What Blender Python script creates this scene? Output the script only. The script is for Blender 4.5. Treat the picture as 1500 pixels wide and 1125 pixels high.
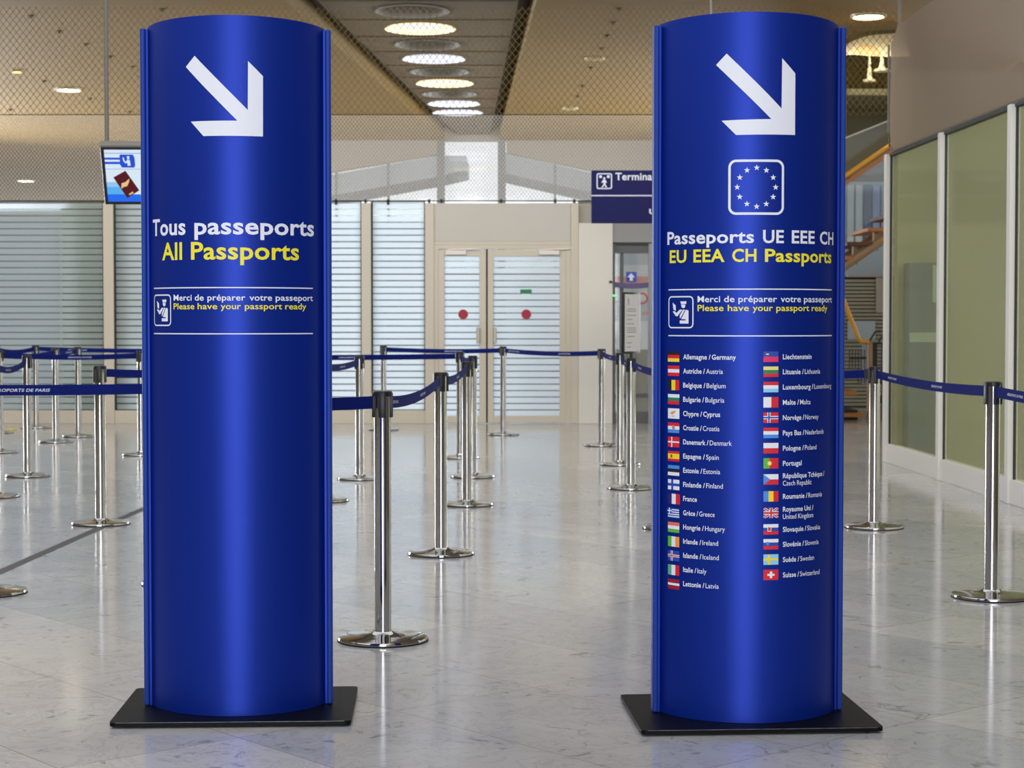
import bpy, bmesh, math, random
from mathutils import Vector, Matrix
random.seed(4)
SC = bpy.context.scene
COL = SC.collection
for _o in list(bpy.data.objects):
    bpy.data.objects.remove(_o)

# ------------------------------------------------------------------ camera
F = 2700.0                       # focal length in pixels of the 1500 x 1125 frame
CAM_Z = 1.27
PITCH = math.atan((562.5 - 472.0) / F)
cam = bpy.data.cameras.new('camera')
cam.sensor_width = 36.0
cam.lens = 36.0 * F / 1500.0
cam.clip_end = 300
cam.dof.use_dof = True
cam.dof.focus_distance = 6.0
cam.dof.aperture_fstop = 9.0
cam_ob = bpy.data.objects.new('camera', cam)
COL.objects.link(cam_ob)
cam_ob.location = (0, 0, CAM_Z)
cam_ob.rotation_euler = (math.pi / 2 - PITCH, 0, 0)
SC.camera = cam_ob

# ------------------------------------------------------------------ sky, lights, exposure
world = bpy.data.worlds.new('daylight')
SC.world = world
world.use_nodes = True
wn = world.node_tree.nodes
wn['Background'].inputs['Color'].default_value = (0.94, 0.97, 1.0, 1)
wn['Background'].inputs['Strength'].default_value = 1.25

def area(name, loc, rot, sx, sy, power, color):
    l = bpy.data.lights.new(name, 'AREA')
    l.shape = 'RECTANGLE'; l.size = sx; l.size_y = sy
    l.energy = power; l.color = color
    o = bpy.data.objects.new(name, l)
    COL.objects.link(o); o.location = loc; o.rotation_euler = rot
    return o
# assumed light behind the camera for the totem highlights; bare area light, no window
area('window_daylight', (-0.3, -11.5, 2.6), (math.pi / 2, 0, 0), 7.0, 4.6, 1080, (0.93, 0.96, 1.0))
# unseen area lights added beyond the partition to light it from behind
area('partition_backlight', (-16.0, 35.5, 2.0), (math.radians(80), 0, math.radians(-128)), 12, 3.4, 3000, (0.92, 0.97, 1.0))
area('partition_backlight', (8.6, 34, 2.0), (math.radians(80), 0, math.radians(125)), 9, 3.4, 1700, (0.92, 0.97, 1.0))
# added area light without a fixture, brightening the partition from above
area('partition_fill', (-3.5, 17.6, 5.1), (math.radians(38), 0, 0), 17, 1.2, 600, (1.0, 0.97, 0.92))
SC.view_settings.view_transform = 'Standard'
SC.view_settings.look = 'None'
SC.view_settings.gamma = 1.0
SC.view_settings.use_curve_mapping = False
SC.view_settings.exposure = 0.0

# ------------------------------------------------------------------ pixel -> place
def ray(px, py):
    a = (px - 750.0) / F; b = (562.5 - py) / F
    sp, cp = math.sin(PITCH), math.cos(PITCH)
    return Vector((a, cp + b * sp, -sp + b * cp))
def at(px, py, Y):
    d = ray(px, py)
    return Vector((0, 0, CAM_Z)) + d * (Y / d.y)
def ground(px, py, z=0.0):
    d = ray(px, py)
    return Vector((0, 0, CAM_Z)) + d * ((z - CAM_Z) / d.z)

# ------------------------------------------------------------------ materials
def lin(c):
    c /= 255.0
    return c / 12.92 if c <= 0.04045 else ((c + 0.055) / 1.055) ** 2.4
def rgb(r, g, b):
    return (lin(r), lin(g), lin(b), 1.0)
def mat(name, col, rough=0.5, metal=0.0, emit=0.0, spec=0.5, coat=0.0):
    m = bpy.data.materials.new(name); m.use_nodes = True
    b = m.node_tree.nodes['Principled BSDF']
    b.inputs['Base Color'].default_value = col
    b.inputs['Roughness'].default_value = rough
    b.inputs['Metallic'].default_value = metal
    b.inputs['Specular IOR Level'].default_value = spec
    b.inputs['Coat Weight'].default_value = coat
    if emit:
        b.inputs['Emission Color'].default_value = col
        b.inputs['Emission Strength'].default_value = emit
    return m
def nd(m, t, **kw):
    n = m.node_tree.nodes.new(t)
    for k, v in kw.items():
        setattr(n, k, v)
    return n
def lk(m, a, b):
    m.node_tree.links.new(a, b)
def mnode(m, op, a, b=None):
    n = nd(m, 'ShaderNodeMath', operation=op)
    for i, v in enumerate((a, b)):
        if v is None: continue
        if isinstance(v, (int, float)): n.inputs[i].default_value = v
        else: lk(m, v, n.inputs[i])
    return n.outputs[0]
def noisy(m, scale=6.0, amt=0.12, stretch=(1, 1, 1)):
    """slight uneven tone over a plain material"""
    b = m.node_tree.nodes['Principled BSDF']
    base = tuple(b.inputs['Base Color'].default_value)
    tc = nd(m, 'ShaderNodeTexCoord'); mp = nd(m, 'ShaderNodeMapping')
    mp.inputs['Scale'].default_value = stretch
    n = nd(m, 'ShaderNodeTexNoise'); n.inputs['Scale'].default_value = scale; n.inputs['Detail'].default_value = 4
    mx = nd(m, 'ShaderNodeMix', data_type='RGBA')
    lo = tuple(c * (1 - amt) for c in base[:3]) + (1,); hi = tuple(min(1, c * (1 + amt)) for c in base[:3]) + (1,)
    mx.inputs[6].default_value = lo; mx.inputs[7].default_value = hi
    lk(m, tc.outputs['Object'], mp.inputs['Vector']); lk(m, mp.outputs[0], n.inputs['Vector'])
    lk(m, n.outputs['Fac'], mx.inputs[0]); lk(m, mx.outputs[2], b.inputs['Base Color'])
    return m

M = {}
M['blue'] = noisy(mat('blue satin paint', (0.0012, 0.0225, 0.285, 1), 0.42, 0.5, spec=0.36), 3, 0.06, (1, 1, 0.3))
M['blue_edge'] = mat('blue anodised edge', (0.004, 0.035, 0.27, 1), 0.5, 0.2, spec=0.3)
M['white_vinyl'] = mat('white vinyl', rgb(226, 228, 240), 0.5)
M['yellow_vinyl'] = mat('yellow vinyl', rgb(238, 224, 40), 0.5)
M['black_steel'] = noisy(mat('black powder coat', rgb(13, 13, 15), 0.42, spec=0.08), 25, 0.35)
M['scuff'] = noisy(mat('scuffed bare edge', rgb(84, 84, 86), 0.4, 0.4), 45, 1.0)
M['chrome'] = mat('polished steel', (0.50, 0.49, 0.475, 1), 0.08, 1.0)
M['black_plastic'] = mat('black plastic', rgb(22, 23, 30), 0.4)
M['rubber'] = mat('black rubber', rgb(18, 18, 18), 0.8)
M['belt'] = noisy(mat('navy webbing', rgb(14, 28, 102), 0.8, spec=0.12), 120, 0.15)
M['belt_print'] = mat('white belt print', rgb(205, 208, 225), 0.7)
M['beige'] = noisy(mat('beige painted metal', rgb(205, 196, 180), 0.45), 1.5, 0.04)
M['panel_grey'] = noisy(mat('warm grey panel', rgb(196, 192, 184), 0.5), 1.2, 0.05)
M['white_panel'] = noisy(mat('off white panel', rgb(222, 218, 210), 0.45), 1.0, 0.03)
M['alu'] = mat('light grey aluminium', rgb(228, 224, 218), 0.4, 0.0)
M['gasket'] = mat('dark gasket', rgb(30, 36, 34), 0.6)
M['dark_grey'] = mat('dark grey frame', rgb(86, 88, 88), 0.4)
M['mid_grey'] = mat('mid grey lintel', rgb(150, 150, 150), 0.45)
M['olive'] = noisy(mat('olive green wall', rgb(154, 158, 119), 0.7), 0.7, 0.05)
M['reflection'] = mat('grey green locker', rgb(98, 110, 100), 0.5)
M['reflection_light'] = mat('pale green strip', rgb(150, 172, 148), 0.5)
M['ceiling'] = noisy(mat('tan ceiling', rgb(128, 101, 51), 0.7), 0.5, 0.06)
M['beam'] = noisy(mat('brown concrete beam', rgb(98, 84, 64), 0.8), 1.2, 0.35)
M['beam_edge'] = mat('beam slot shade', rgb(40, 34, 28), 0.8)  # dark tone put in for the shade inside the side slots
M['hall_wall'] = noisy(mat('dark olive taupe wall', rgb(112, 100, 78), 0.7), 0.6, 0.1)
M['taupe'] = noisy(mat('taupe wall', rgb(172, 167, 157), 0.7), 0.6, 0.06)
M['well'] = mat('grey skylight well', rgb(150, 148, 145), 0.7)
M['well_lit'] = mat('white skylight dome', (0.86, 0.88, 1, 1), 0.5, emit=0.42)  # also glows on the well walls, for light falling on them
M['well_warm'] = mat('warm lit well wall', (1.0, 0.86, 0.52, 1), 0.5, emit=0.95)  # glow put into the lower well wall for warm light on it
M['lamp'] = mat('lit diffuser', (1.0, 0.93, 0.74, 1), 0.5, emit=14)
M['lamp_amber'] = mat('amber lamp', (1.0, 0.55, 0.12, 1), 0.5, emit=10)
M['lamp_off'] = mat('unlit diffuser', rgb(190, 165, 110), 0.5)
M['rim'] = mat('lamp rim', rgb(190, 175, 140), 0.4)
M['sprinkler'] = mat('dark brass', rgb(70, 52, 30), 0.5)
M['steel_grey'] = mat('grey steel rod', rgb(120, 114, 104), 0.4, 0.3)
M['screen_case'] = mat('dark blue black case', rgb(16, 18, 34), 0.35)
M['case_top'] = mat('grey case top', rgb(130, 124, 116), 0.5)
M['sign_navy'] = mat('navy sign face', rgb(20, 22, 76), 0.5, spec=0.15)
M['sign_white'] = mat('sign white', rgb(205, 208, 222), 0.5)
M['red_dot'] = mat('dark red sticker', rgb(165, 24, 52), 0.5)
M['green'] = mat('green sticker', rgb(20, 130, 80), 0.5)
M['led'] = mat('green led', (0.05, 1.0, 0.15, 1), 0.5, emit=2.0)
M['handle'] = mat('brushed handle', rgb(140, 132, 118), 0.3, 0.7)
M['joint'] = mat('dark expansion strip', rgb(72, 72, 74), 0.55)
M['yellow_strip'] = mat('yellow floor strip', rgb(228, 214, 60), 0.6)
M['wood'] = noisy(mat('orange brown wood', rgb(176, 112, 54), 0.4), 3, 0.25, (1, 6, 6))
M['dark_wood'] = noisy(mat('dark wood', rgb(92, 50, 28), 0.5), 3, 0.3)
M['brass'] = mat('golden handrail', rgb(206, 150, 50), 0.35, 0.2)
M['tan_tube'] = mat('tan stringer', rgb(150, 120, 88), 0.45)
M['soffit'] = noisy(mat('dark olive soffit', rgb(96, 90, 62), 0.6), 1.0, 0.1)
M['slab_light'] = mat('pale slab edge', rgb(224, 214, 160), 0.5)
M['lamp_arch'] = mat('peach enamel', rgb(205, 176, 132), 0.5)
M['lamp_white'] = mat('white enamel', rgb(240, 226, 190), 0.4)
M['pale_blue'] = noisy(mat('pale blue cladding', rgb(178, 194, 206), 0.6), 0.5, 0.05)
M['blue_fin'] = mat('blue glass fin', rgb(150, 172, 214), 0.25)
M['blue_fin_dark'] = mat('dusky blue glass fin', rgb(92, 110, 150), 0.25)
M['roof_grey'] = mat('pale grey roof edge', rgb(186, 190, 194), 0.7)
M['mullion'] = mat('grey mullion', rgb(140, 144, 148), 0.5)
M['black_grille'] = mat('black grille', rgb(26, 28, 28), 0.5)
M['outside_white'] = mat('white cladding', rgb(215, 225, 226), 0.6)
M['outside_red'] = mat('salmon red band', rgb(226, 120, 100), 0.6)
M['purple_tape'] = mat('dusty purple tape', rgb(92, 84, 128), 0.6)
M['blue_sign'] = mat('bright blue sign', rgb(44, 84, 190), 0.5)
M['red_ring'] = mat('red ring', rgb(190, 60, 60), 0.5)
M['paper'] = mat('white paper', rgb(222, 218, 220), 0.6)
M['print'] = mat('grey print', rgb(150, 146, 150), 0.6)
M['slat_grey'] = mat('grey beige slats', rgb(158, 154, 134), 0.5)
M['olive_dark'] = mat('olive grey cladding', rgb(118, 120, 100), 0.6)

def glass_mat(name, tint, clear, rough=0.05, gloss=0.08):
    """pane: mostly see-through with a faint milky body and a mirror sheen"""
    m = bpy.data.materials.new(name); m.use_nodes = True
    nt = m.node_tree; nt.nodes.remove(nt.nodes['Principled BSDF'])
    out = nt.nodes['Material Output']
    tr = nd(m, 'ShaderNodeBsdfTransparent'); tr.inputs[0].default_value = tint
    df = nd(m, 'ShaderNodeBsdfDiffuse'); df.inputs[0].default_value = tint
    gl = nd(m, 'ShaderNodeBsdfGlossy'); gl.inputs['Roughness'].default_value = rough
    m1 = nd(m, 'ShaderNodeMixShader'); m1.inputs[0].default_value = clear
    m2 = nd(m, 'ShaderNodeMixShader'); m2.inputs[0].default_value = gloss
    lk(m, df.outputs[0], m1.inputs[1]); lk(m, tr.outputs[0], m1.inputs[2])
    lk(m, m1.outputs[0], m2.inputs[1]); lk(m, gl.outputs[0], m2.inputs[2])
    lk(m, m2.outputs[0], out.inputs[0])
    return m
M['glass'] = glass_mat('clear pane', (0.97, 0.985, 1.0, 1), 0.96)
M['glass_green'] = glass_mat('green tinted pane', (0.88, 0.87, 0.76, 1), 0.93, 0.08, 0.05)
M['glass_blue'] = glass_mat('blue tinted pane', (0.75, 0.83, 0.95, 1), 0.85, 0.05, 0.08)

def striped_film(name, body, frost, period=0.081, line=0.2):
    """glass with frosted horizontal bands: translucent bands, thin clear lines between them"""
    m = bpy.data.materials.new(name); m.use_nodes = True
    nt = m.node_tree; nt.nodes.remove(nt.nodes['Principled BSDF'])
    out = nt.nodes['Material Output']
    tc = nd(m, 'ShaderNodeTexCoord'); sx = nd(m, 'ShaderNodeSeparateXYZ')
    lk(m, tc.outputs['Object'], sx.inputs[0])
    fr = mnode(m, 'FRACT', mnode(m, 'DIVIDE', sx.outputs['Z'], period))
    band = mnode(m, 'GREATER_THAN', fr, line)
    tl = nd(m, 'ShaderNodeBsdfTranslucent'); tl.inputs[0].default_value = body
    df = nd(m, 'ShaderNodeBsdfDiffuse'); df.inputs[0].default_value = body
    tr = nd(m, 'ShaderNodeBsdfTransparent'); tr.inputs[0].default_value = (0.62, 0.68, 0.68, 1)
    m1 = nd(m, 'ShaderNodeMixShader'); m1.inputs[0].default_value = 0.2
    lk(m, tl.outputs[0], m1.inputs[1]); lk(m, df.outputs[0], m1.inputs[2])
    m2 = nd(m, 'ShaderNodeMixShader'); m2.inputs[0].default_value = frost
    tr2 = nd(m, 'ShaderNodeBsdfTransparent')
    lk(m, tr2.outputs[0], m2.inputs[1]); lk(m, m1.outputs[0], m2.inputs[2])
    m3 = nd(m, 'ShaderNodeMixShader')
    lk(m, band, m3.inputs[0]); lk(m, tr.outputs[0], m3.inputs[1]); lk(m, m2.outputs[0], m3.inputs[2])
    gl = nd(m, 'ShaderNodeBsdfGlossy'); gl.inputs['Roughness'].default_value = 0.3
    m4 = nd(m, 'ShaderNodeMixShader'); m4.inputs[0].default_value = 0.035
    lk(m, m3.outputs[0], m4.inputs[1]); lk(m, gl.outputs[0], m4.inputs[2])
    lk(m, m4.outputs[0], out.inputs[0])
    return m
M['film'] = striped_film('striped frosted glass', (0.81, 0.88, 0.95, 1), 0.74)

def mesh_mat(name, col, cell, wire, axes, fill=0.0, fillcol=None):
    """woven netting: wires cross in diamonds, holes between them"""
    m = bpy.data.materials.new(name); m.use_nodes = True
    nt = m.node_tree; nt.nodes.remove(nt.nodes['Principled BSDF'])
    out = nt.nodes['Material Output']
    tc = nd(m, 'ShaderNodeTexCoord'); sx = nd(m, 'ShaderNodeSeparateXYZ')
    lk(m, tc.outputs['Object'], sx.inputs[0])
    a, b = sx.outputs[axes[0]], sx.outputs[axes[1]]
    def line(v):
        f = mnode(m, 'FRACT', mnode(m, 'DIVIDE', v, cell))
        return mnode(m, 'LESS_THAN', f, wire)
    w = mnode(m, 'MAXIMUM', line(mnode(m, 'ADD', a, mnode(m, 'MULTIPLY', b, 0.8))), line(mnode(m, 'SUBTRACT', a, mnode(m, 'MULTIPLY', b, 0.8))))
    w = mnode(m, 'MAXIMUM', w, fill)
    df = nd(m, 'ShaderNodeBsdfDiffuse'); df.inputs[0].default_value = col
    tr = nd(m, 'ShaderNodeBsdfTransparent')
    mx = nd(m, 'ShaderNodeMixShader')
    lk(m, w, mx.inputs[0]); lk(m, tr.outputs[0], mx.inputs[1]); lk(m, df.outputs[0], mx.inputs[2])
    lk(m, mx.outputs[0], out.inputs[0])
    return m
M['net_wide'] = mesh_mat('wide wire netting', rgb(126, 107, 66), 0.082, 0.10, ('X', 'Z'))
M['net_fine'] = mesh_mat('fine wire netting', rgb(200, 194, 184), 0.045, 0.12, ('X', 'Z'), 0.17)
M['net_brown'] = mesh_mat('brown woven mesh', rgb(146, 131, 115), 0.022, 0.22, ('Y', 'Z'), 0.86)

def marble():
    m = mat('polished marble tile', (0.5, 0.5, 0.5, 1), 0.12, spec=0.5)
    b = m.node_tree.nodes['Principled BSDF']
    tc = nd(m, 'ShaderNodeTexCoord')
    mp = nd(m, 'ShaderNodeMapping'); mp.inputs['Rotation'].default_value = (0, 0, math.radians(49.5))
    lk(m, tc.outputs['Object'], mp.inputs['Vector'])
    br = nd(m, 'ShaderNodeTexBrick'); br.offset = 0.0; br.squash = 1.0
    br.inputs['Scale'].default_value = 1.0
    br.inputs['Brick Width'].default_value = 1.2; br.inputs['Row Height'].default_value = 0.6
    br.inputs['Mortar Size'].default_value = 0.0022; br.inputs['Mortar Smooth'].default_value = 0.2
    br.inputs['Color1'].default_value = rgb(202, 198, 194); br.inputs['Color2'].default_value = rgb(178, 177, 179)
    br.inputs['Mortar'].default_value = rgb(150, 144, 130)
    lk(m, mp.outputs[0], br.inputs['Vector'])
    # broad cloudiness
    n1 = nd(m, 'ShaderNodeTexNoise'); n1.inputs['Scale'].default_value = 1.6; n1.inputs['Detail'].default_value = 6; n1.inputs['Distortion'].default_value = 1.2
    lk(m, mp.outputs[0], n1.inputs['Vector'])
    r1 = nd(m, 'ShaderNodeValToRGB'); r1.color_ramp.elements[0].position = 0.3; r1.color_ramp.elements[1].position = 0.75
    r1.color_ramp.elements[0].color = (0.80, 0.80, 0.82, 1); r1.color_ramp.elements[1].color = (1, 0.99, 0.97, 1)
    lk(m, n1.outputs['Fac'], r1.inputs[0])
    mu = nd(m, 'ShaderNodeMix', data_type='RGBA', blend_type='MULTIPLY'); mu.inputs[0].default_value = 0.9
    lk(m, br.outputs['Color'], mu.inputs[6]); lk(m, r1.outputs[0], mu.inputs[7])
    # short dark veins
    n2 = nd(m, 'ShaderNodeTexNoise'); n2.inputs['Scale'].default_value = 8.0; n2.inputs['Detail'].default_value = 8; n2.inputs['Roughness'].default_value = 0.62; n2.inputs['Distortion'].default_value = 1.6
    lk(m, tc.outputs['Object'], n2.inputs['Vector'])
    r2 = nd(m, 'ShaderNodeValToRGB'); r2.color_ramp.elements[0].position = 0.32; r2.color_ramp.elements[1].position = 0.41
    r2.color_ramp.elements[0].color = (0.42, 0.42, 0.45, 1); r2.color_ramp.elements[1].color = (1, 1, 1, 1)
    lk(m, n2.outputs['Fac'], r2.inputs[0])
    mu2 = nd(m, 'ShaderNodeMix', data_type='RGBA', blend_type='MULTIPLY'); mu2.inputs[0].default_value = 0.75
    lk(m, mu.outputs[2], mu2.inputs[6]); lk(m, r2.outputs[0], mu2.inputs[7])
    n3 = nd(m, 'ShaderNodeTexNoise'); n3.inputs['Scale'].default_value = 3.2; n3.inputs['Detail'].default_value = 10; n3.inputs['Roughness'].default_value = 0.7; n3.inputs['Distortion'].default_value = 3.0
    lk(m, mp.outputs[0], n3.inputs['Vector'])
    v = mnode(m, 'ABSOLUTE', mnode(m, 'SUBTRACT', n3.outputs['Fac'], 0.5))
    r3 = nd(m, 'ShaderNodeValToRGB'); r3.color_ramp.elements[0].position = 0.0; r3.color_ramp.elements[1].position = 0.03
    r3.color_ramp.elements[0].color = (0.78, 0.78, 0.80, 1); r3.color_ramp.elements[1].color = (1, 1, 1, 1)
    lk(m, v, r3.inputs[0])
    mu3 = nd(m, 'ShaderNodeMix', data_type='RGBA', blend_type='MULTIPLY'); mu3.inputs[0].default_value = 0.8
    lk(m, mu2.outputs[2], mu3.inputs[6]); lk(m, r3.outputs[0], mu3.inputs[7])
    lk(m, mu3.outputs[2], b.inputs['Base Color'])
    rr = nd(m, 'ShaderNodeMapRange'); rr.inputs['To Min'].default_value = 0.07; rr.inputs['To Max'].default_value = 0.17
    lk(m, n1.outputs['Fac'], rr.inputs['Value']); lk(m, rr.outputs[0], b.inputs['Roughness'])
    return m
M['marble'] = marble()

# ------------------------------------------------------------------ mesh builder
class MB:
    def __init__(self):
        self.bm = bmesh.new(); self.mi = 0
    def face(self, pts):
        try:
            f = self.bm.faces.new([self.bm.verts.new(p) for p in pts]); f.material_index = self.mi; return f
        except ValueError:
            return None
    def faces(self, verts, idx):
        vs = [self.bm.verts.new(v) for v in verts]
        for i in idx:
            try:
                f = self.bm.faces.new([vs[k] for k in i]); f.material_index = self.mi
            except ValueError:
                pass
    def box(self, x0, x1, y0, y1, z0, z1, bev=0.0, fn=None):
        fn = fn or (lambda x, y, z: (x, y, z))
        v = [self.bm.verts.new(fn(x, y, z)) for x in (x0, x1) for y in (y0, y1) for z in (z0, z1)]
        fs = []
        for q in ((0, 1, 3, 2), (4, 6, 7, 5), (0, 4, 5, 1), (2, 3, 7, 6), (0, 2, 6, 4), (1, 5, 7, 3)):
            f = self.bm.faces.new([v[k] for k in q]); f.material_index = self.mi; fs.append(f)
        if bev:
            es = list({e for f in fs for e in f.edges})
            bmesh.ops.bevel(self.bm, geom=es, offset=bev, segments=2, affect='EDGES', profile=0.5)
        return self
    def bar(self, p0, p1, w, h):
        """square bar from p0 to p1"""
        p0, p1 = Vector(p0), Vector(p1); d = (p1 - p0).normalized()
        up = Vector((0, 0, 1)) if abs(d.z) < 0.95 else Vector((0, 1, 0))
        s = d.cross(up).normalized(); u = s.cross(d).normalized()
        vs = [p + s * a * w / 2 + u * b * h / 2 for p in (p0, p1) for a, b in ((-1, -1), (1, -1), (1, 1), (-1, 1))]
        self.faces(vs, [(0, 3, 2, 1), (4, 5, 6, 7), (0, 1, 5, 4), (1, 2, 6, 5), (2, 3, 7, 6), (3, 0, 4, 7)])
        return self
    def tube(self, pts, r, n=14, cap=True):
        pts = [Vector(p) for p in pts]; rings = []
        for i, p in enumerate(pts):
            d = (pts[min(i + 1, len(pts) - 1)] - pts[max(i - 1, 0)]).normalized()
            up = Vector((0, 0, 1)) if abs(d.z) < 0.95 else Vector((0, 1, 0))
            s = d.cross(up).normalized(); u = s.cross(d).normalized()
            rr = r[i] if isinstance(r, (list, tuple)) else r
            rings.append([self.bm.verts.new(p + (s * math.cos(t) + u * math.sin(t)) * rr) for t in [2 * math.pi * k / n for k in range(n)]])
        for a, b in zip(rings, rings[1:]):
            for k in range(n):
                f = self.bm.faces.new((a[k], a[(k + 1) % n], b[(k + 1) % n], b[k])); f.material_index = self.mi; f.smooth = True
        if cap:
            for rg in (rings[0][::-1], rings[-1]):
                f = self.bm.faces.new(rg); f.material_index = self.mi
        return self
    def lathe(self, prof, n=40, c=(0, 0, 0), capb=True, capt=True):
        c = Vector(c); rings = []
        for r, z in prof:
            rings.append([self.bm.verts.new(c + Vector((r * math.cos(2 * math.pi * k / n), r * math.sin(2 * math.pi * k / n), z))) for k in range(n)])
        for a, b in zip(rings, rings[1:]):
            for k in range(n):
                f = self.bm.faces.new((a[k], a[(k + 1) % n], b[(k + 1) % n], b[k])); f.material_index = self.mi; f.smooth = True
        if capb: f = self.bm.faces.new(rings[0][::-1]); f.material_index = self.mi
        if capt: f = self.bm.faces.new(rings[-1]); f.material_index = self.mi
        return self
    def prism(self, poly, fn, t0, t1):
        """poly of (a, b) pushed from t0 to t1 along the third axis of fn(a, b, t)"""
        n = len(poly)
        A = [self.bm.verts.new(fn(a, b, t0)) for a, b in poly]; B = [self.bm.verts.new(fn(a, b, t1)) for a, b in poly]
        fs = [self.bm.faces.new(A), self.bm.faces.new(B[::-1])]
        for k in range(n):
            fs.append(self.bm.faces.new((A[k], B[k], B[(k + 1) % n], A[(k + 1) % n])))
        for f in fs: f.material_index = self.mi
        bmesh.ops.triangulate(self.bm, faces=[f for f in fs[:2] if len(f.verts) > 4])
        return self
    def build(self, name, mats, parent=None, loc=None, recalc=True, sharp=35):
        if recalc:
            bmesh.ops.recalc_face_normals(self.bm, faces=self.bm.faces[:])
        me = bpy.data.meshes.new(name); self.bm.to_mesh(me); self.bm.free()
        for m in (mats if isinstance(mats, (list, tuple)) else [mats]):
            me.materials.append(M[m] if isinstance(m, str) else m)
        if any(p.use_smooth for p in me.polygons):
            me.set_sharp_from_angle(angle=math.radians(sharp))
        o = bpy.data.objects.new(name, me); COL.objects.link(o)
        if parent: o.parent = parent
        if loc: o.location = loc
        return o

def tag(o, label=None, cat=None, group=None, kind=None):
    if label: o['label'] = label
    if cat: o['category'] = cat
    if group: o['group'] = group
    if kind: o['kind'] = kind
    return o
def empty(name, loc=(0, 0, 0), rz=0.0):
    o = bpy.data.objects.new(name, None); COL.objects.link(o)
    o.location = loc; o.rotation_euler = (0, 0, rz); o.empty_display_size = 0.1
    return o
def copy_tree(o, parent=None):
    c = o.copy(); COL.objects.link(c); c.parent = parent
    for ch in list(o.children):
        copy_tree(ch, c)
    return c

# ------------------------------------------------------------------ flat art (lettering, marks) laid on a surface
_txt = {}
def glyphs(body, bold):
    k = (body, bold)
    if k in _txt: return _txt[k]
    cu = bpy.data.curves.new('lettering', 'FONT'); cu.body = body; cu.size = 1.0; cu.resolution_u = 3
    cu.offset = bold; cu.space_character = 1.0 + bold * 1.6
    ob = bpy.data.objects.new('lettering', cu); COL.objects.link(ob)
    dg = bpy.context.evaluated_depsgraph_get(); dg.update()
    me = bpy.data.meshes.new_from_object(ob.evaluated_get(dg))
    vs = [(v.co.x, v.co.y) for v in me.vertices]; fs = [tuple(p.vertices) for p in me.polygons]
    bpy.data.objects.remove(ob); bpy.data.curves.remove(cu); bpy.data.meshes.remove(me)
    x0 = min(v[0] for v in vs); x1 = max(v[0] for v in vs)
    _txt[k] = (vs, fs, x0, x1)
    return _txt[k]
_H = glyphs('H', 0.0)[0]
CAPH = max(v[1] for v in _H)

class Art:
    """2-D faces in (u, z) that are cut fine and then laid on a surface by fn(u, z)"""
    def __init__(self): self.bm = bmesh.new()
    def poly(self, pts, mi=0):
        f = self.bm.faces.new([self.bm.verts.new((p[0], p[1], 0)) for p in pts]); f.material_index = mi
        if len(pts) > 4: bmesh.ops.triangulate(self.bm, faces=[f])
        return self
    def rect(self, u0, u1, z0, z1, mi=0): return self.poly([(u0, z0), (u1, z0), (u1, z1), (u0, z1)], mi)
    def ring(self, outer, inner, mi=0):
        n = len(outer)
        for k in range(n):
            self.poly([outer[k], outer[(k + 1) % n], inner[(k + 1) % n], inner[k]], mi)
        return self
    def disc(self, u, z, r, n=20, mi=0, rz=None):
        rz = rz or r
        return self.poly([(u + r * math.cos(2 * math.pi * k / n), z + rz * math.sin(2 * math.pi * k / n)) for k in range(n)], mi)
    def text(self, body, u0, u1, z0, cap, bold=0.012, mi=0, flip=1):
        vs, fs, x0, x1 = glyphs(body, bold)
        sx = (u1 - u0) / (x1 - x0); sz = cap / CAPH
        nv = [self.bm.verts.new((u0 + (x - x0) * sx, z0 + y * sz, 0)) for x, y in vs]
        for f in fs:
            try:
                g = self.bm.faces.new([nv[k] for k in f]); g.material_index = mi
            except ValueError: pass
        return self
    def runs(self, parts, u0, u1, z0, cap, mi=0):
        """several runs (body, bold) in one line, squeezed together into u0..u1"""
        gap = 0.22; tot = 0; ws = []
        for body, bold in parts:
            _, _, a, b = glyphs(body, bold); ws.append(b - a)
        tot = sum(ws) + gap * (len(ws) - 1); s = (u1 - u0) / tot; u = u0
        for (body, bold), w in zip(parts, ws):
            self.text(body, u, u + w * s, z0, cap, bold, mi); u += (w + gap) * s
        return self
    def cut(self, du):
        us = [v.co.x for v in self.bm.verts]; a, b = min(us), max(us)
        k = math.floor(a / du) + 1
        while k * du < b:
            bmesh.ops.bisect_plane(self.bm, geom=self.bm.verts[:] + self.bm.edges[:] + self.bm.faces[:], plane_co=(k * du, 0, 0), plane_no=(1, 0, 0), dist=1e-6)
            k += 1
    def lay(self, fn, name, mats, parent=None, du=None):
        if du: self.cut(du)
        for v in self.bm.verts: v.co = fn(v.co.x, v.co.y)
        mb = MB(); mb.bm.free(); mb.bm = self.bm
        return mb.build(name, mats, parent, recalc=False)

def rrect(u0, u1, z0, z1, ru, rz=None, n=5):
    rz = rz or ru; pts = []
    for cx, cz, a0 in ((u1 - ru, z1 - rz, 0), (u0 + ru, z1 - rz, 90), (u0 + ru, z0 + rz, 180), (u1 - ru, z0 + rz, 270)):
        for k in range(n + 1):
            t = math.radians(a0 + 90.0 * k / n); pts.append((cx + ru * math.cos(t), cz + rz * math.sin(t)))
    return pts
def star(u, z, r):
    return [(u + (r if k % 2 == 0 else r * 0.4) * math.sin(math.pi * k / 5), z + (r if k % 2 == 0 else r * 0.4) * math.cos(math.pi * k / 5)) for k in range(10)]

# ================================================================== THE SETTING
WALL_Y = 23.1          # glazed partition across the hall
PART_Z = 2.785         # height of the partitions
CEIL = 5.2
END_Y = 40.0
def wx(px, Y=WALL_Y): return at(px, 472, Y).x
def wz(py, Y=WALL_Y): return at(750, py, Y).z

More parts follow.
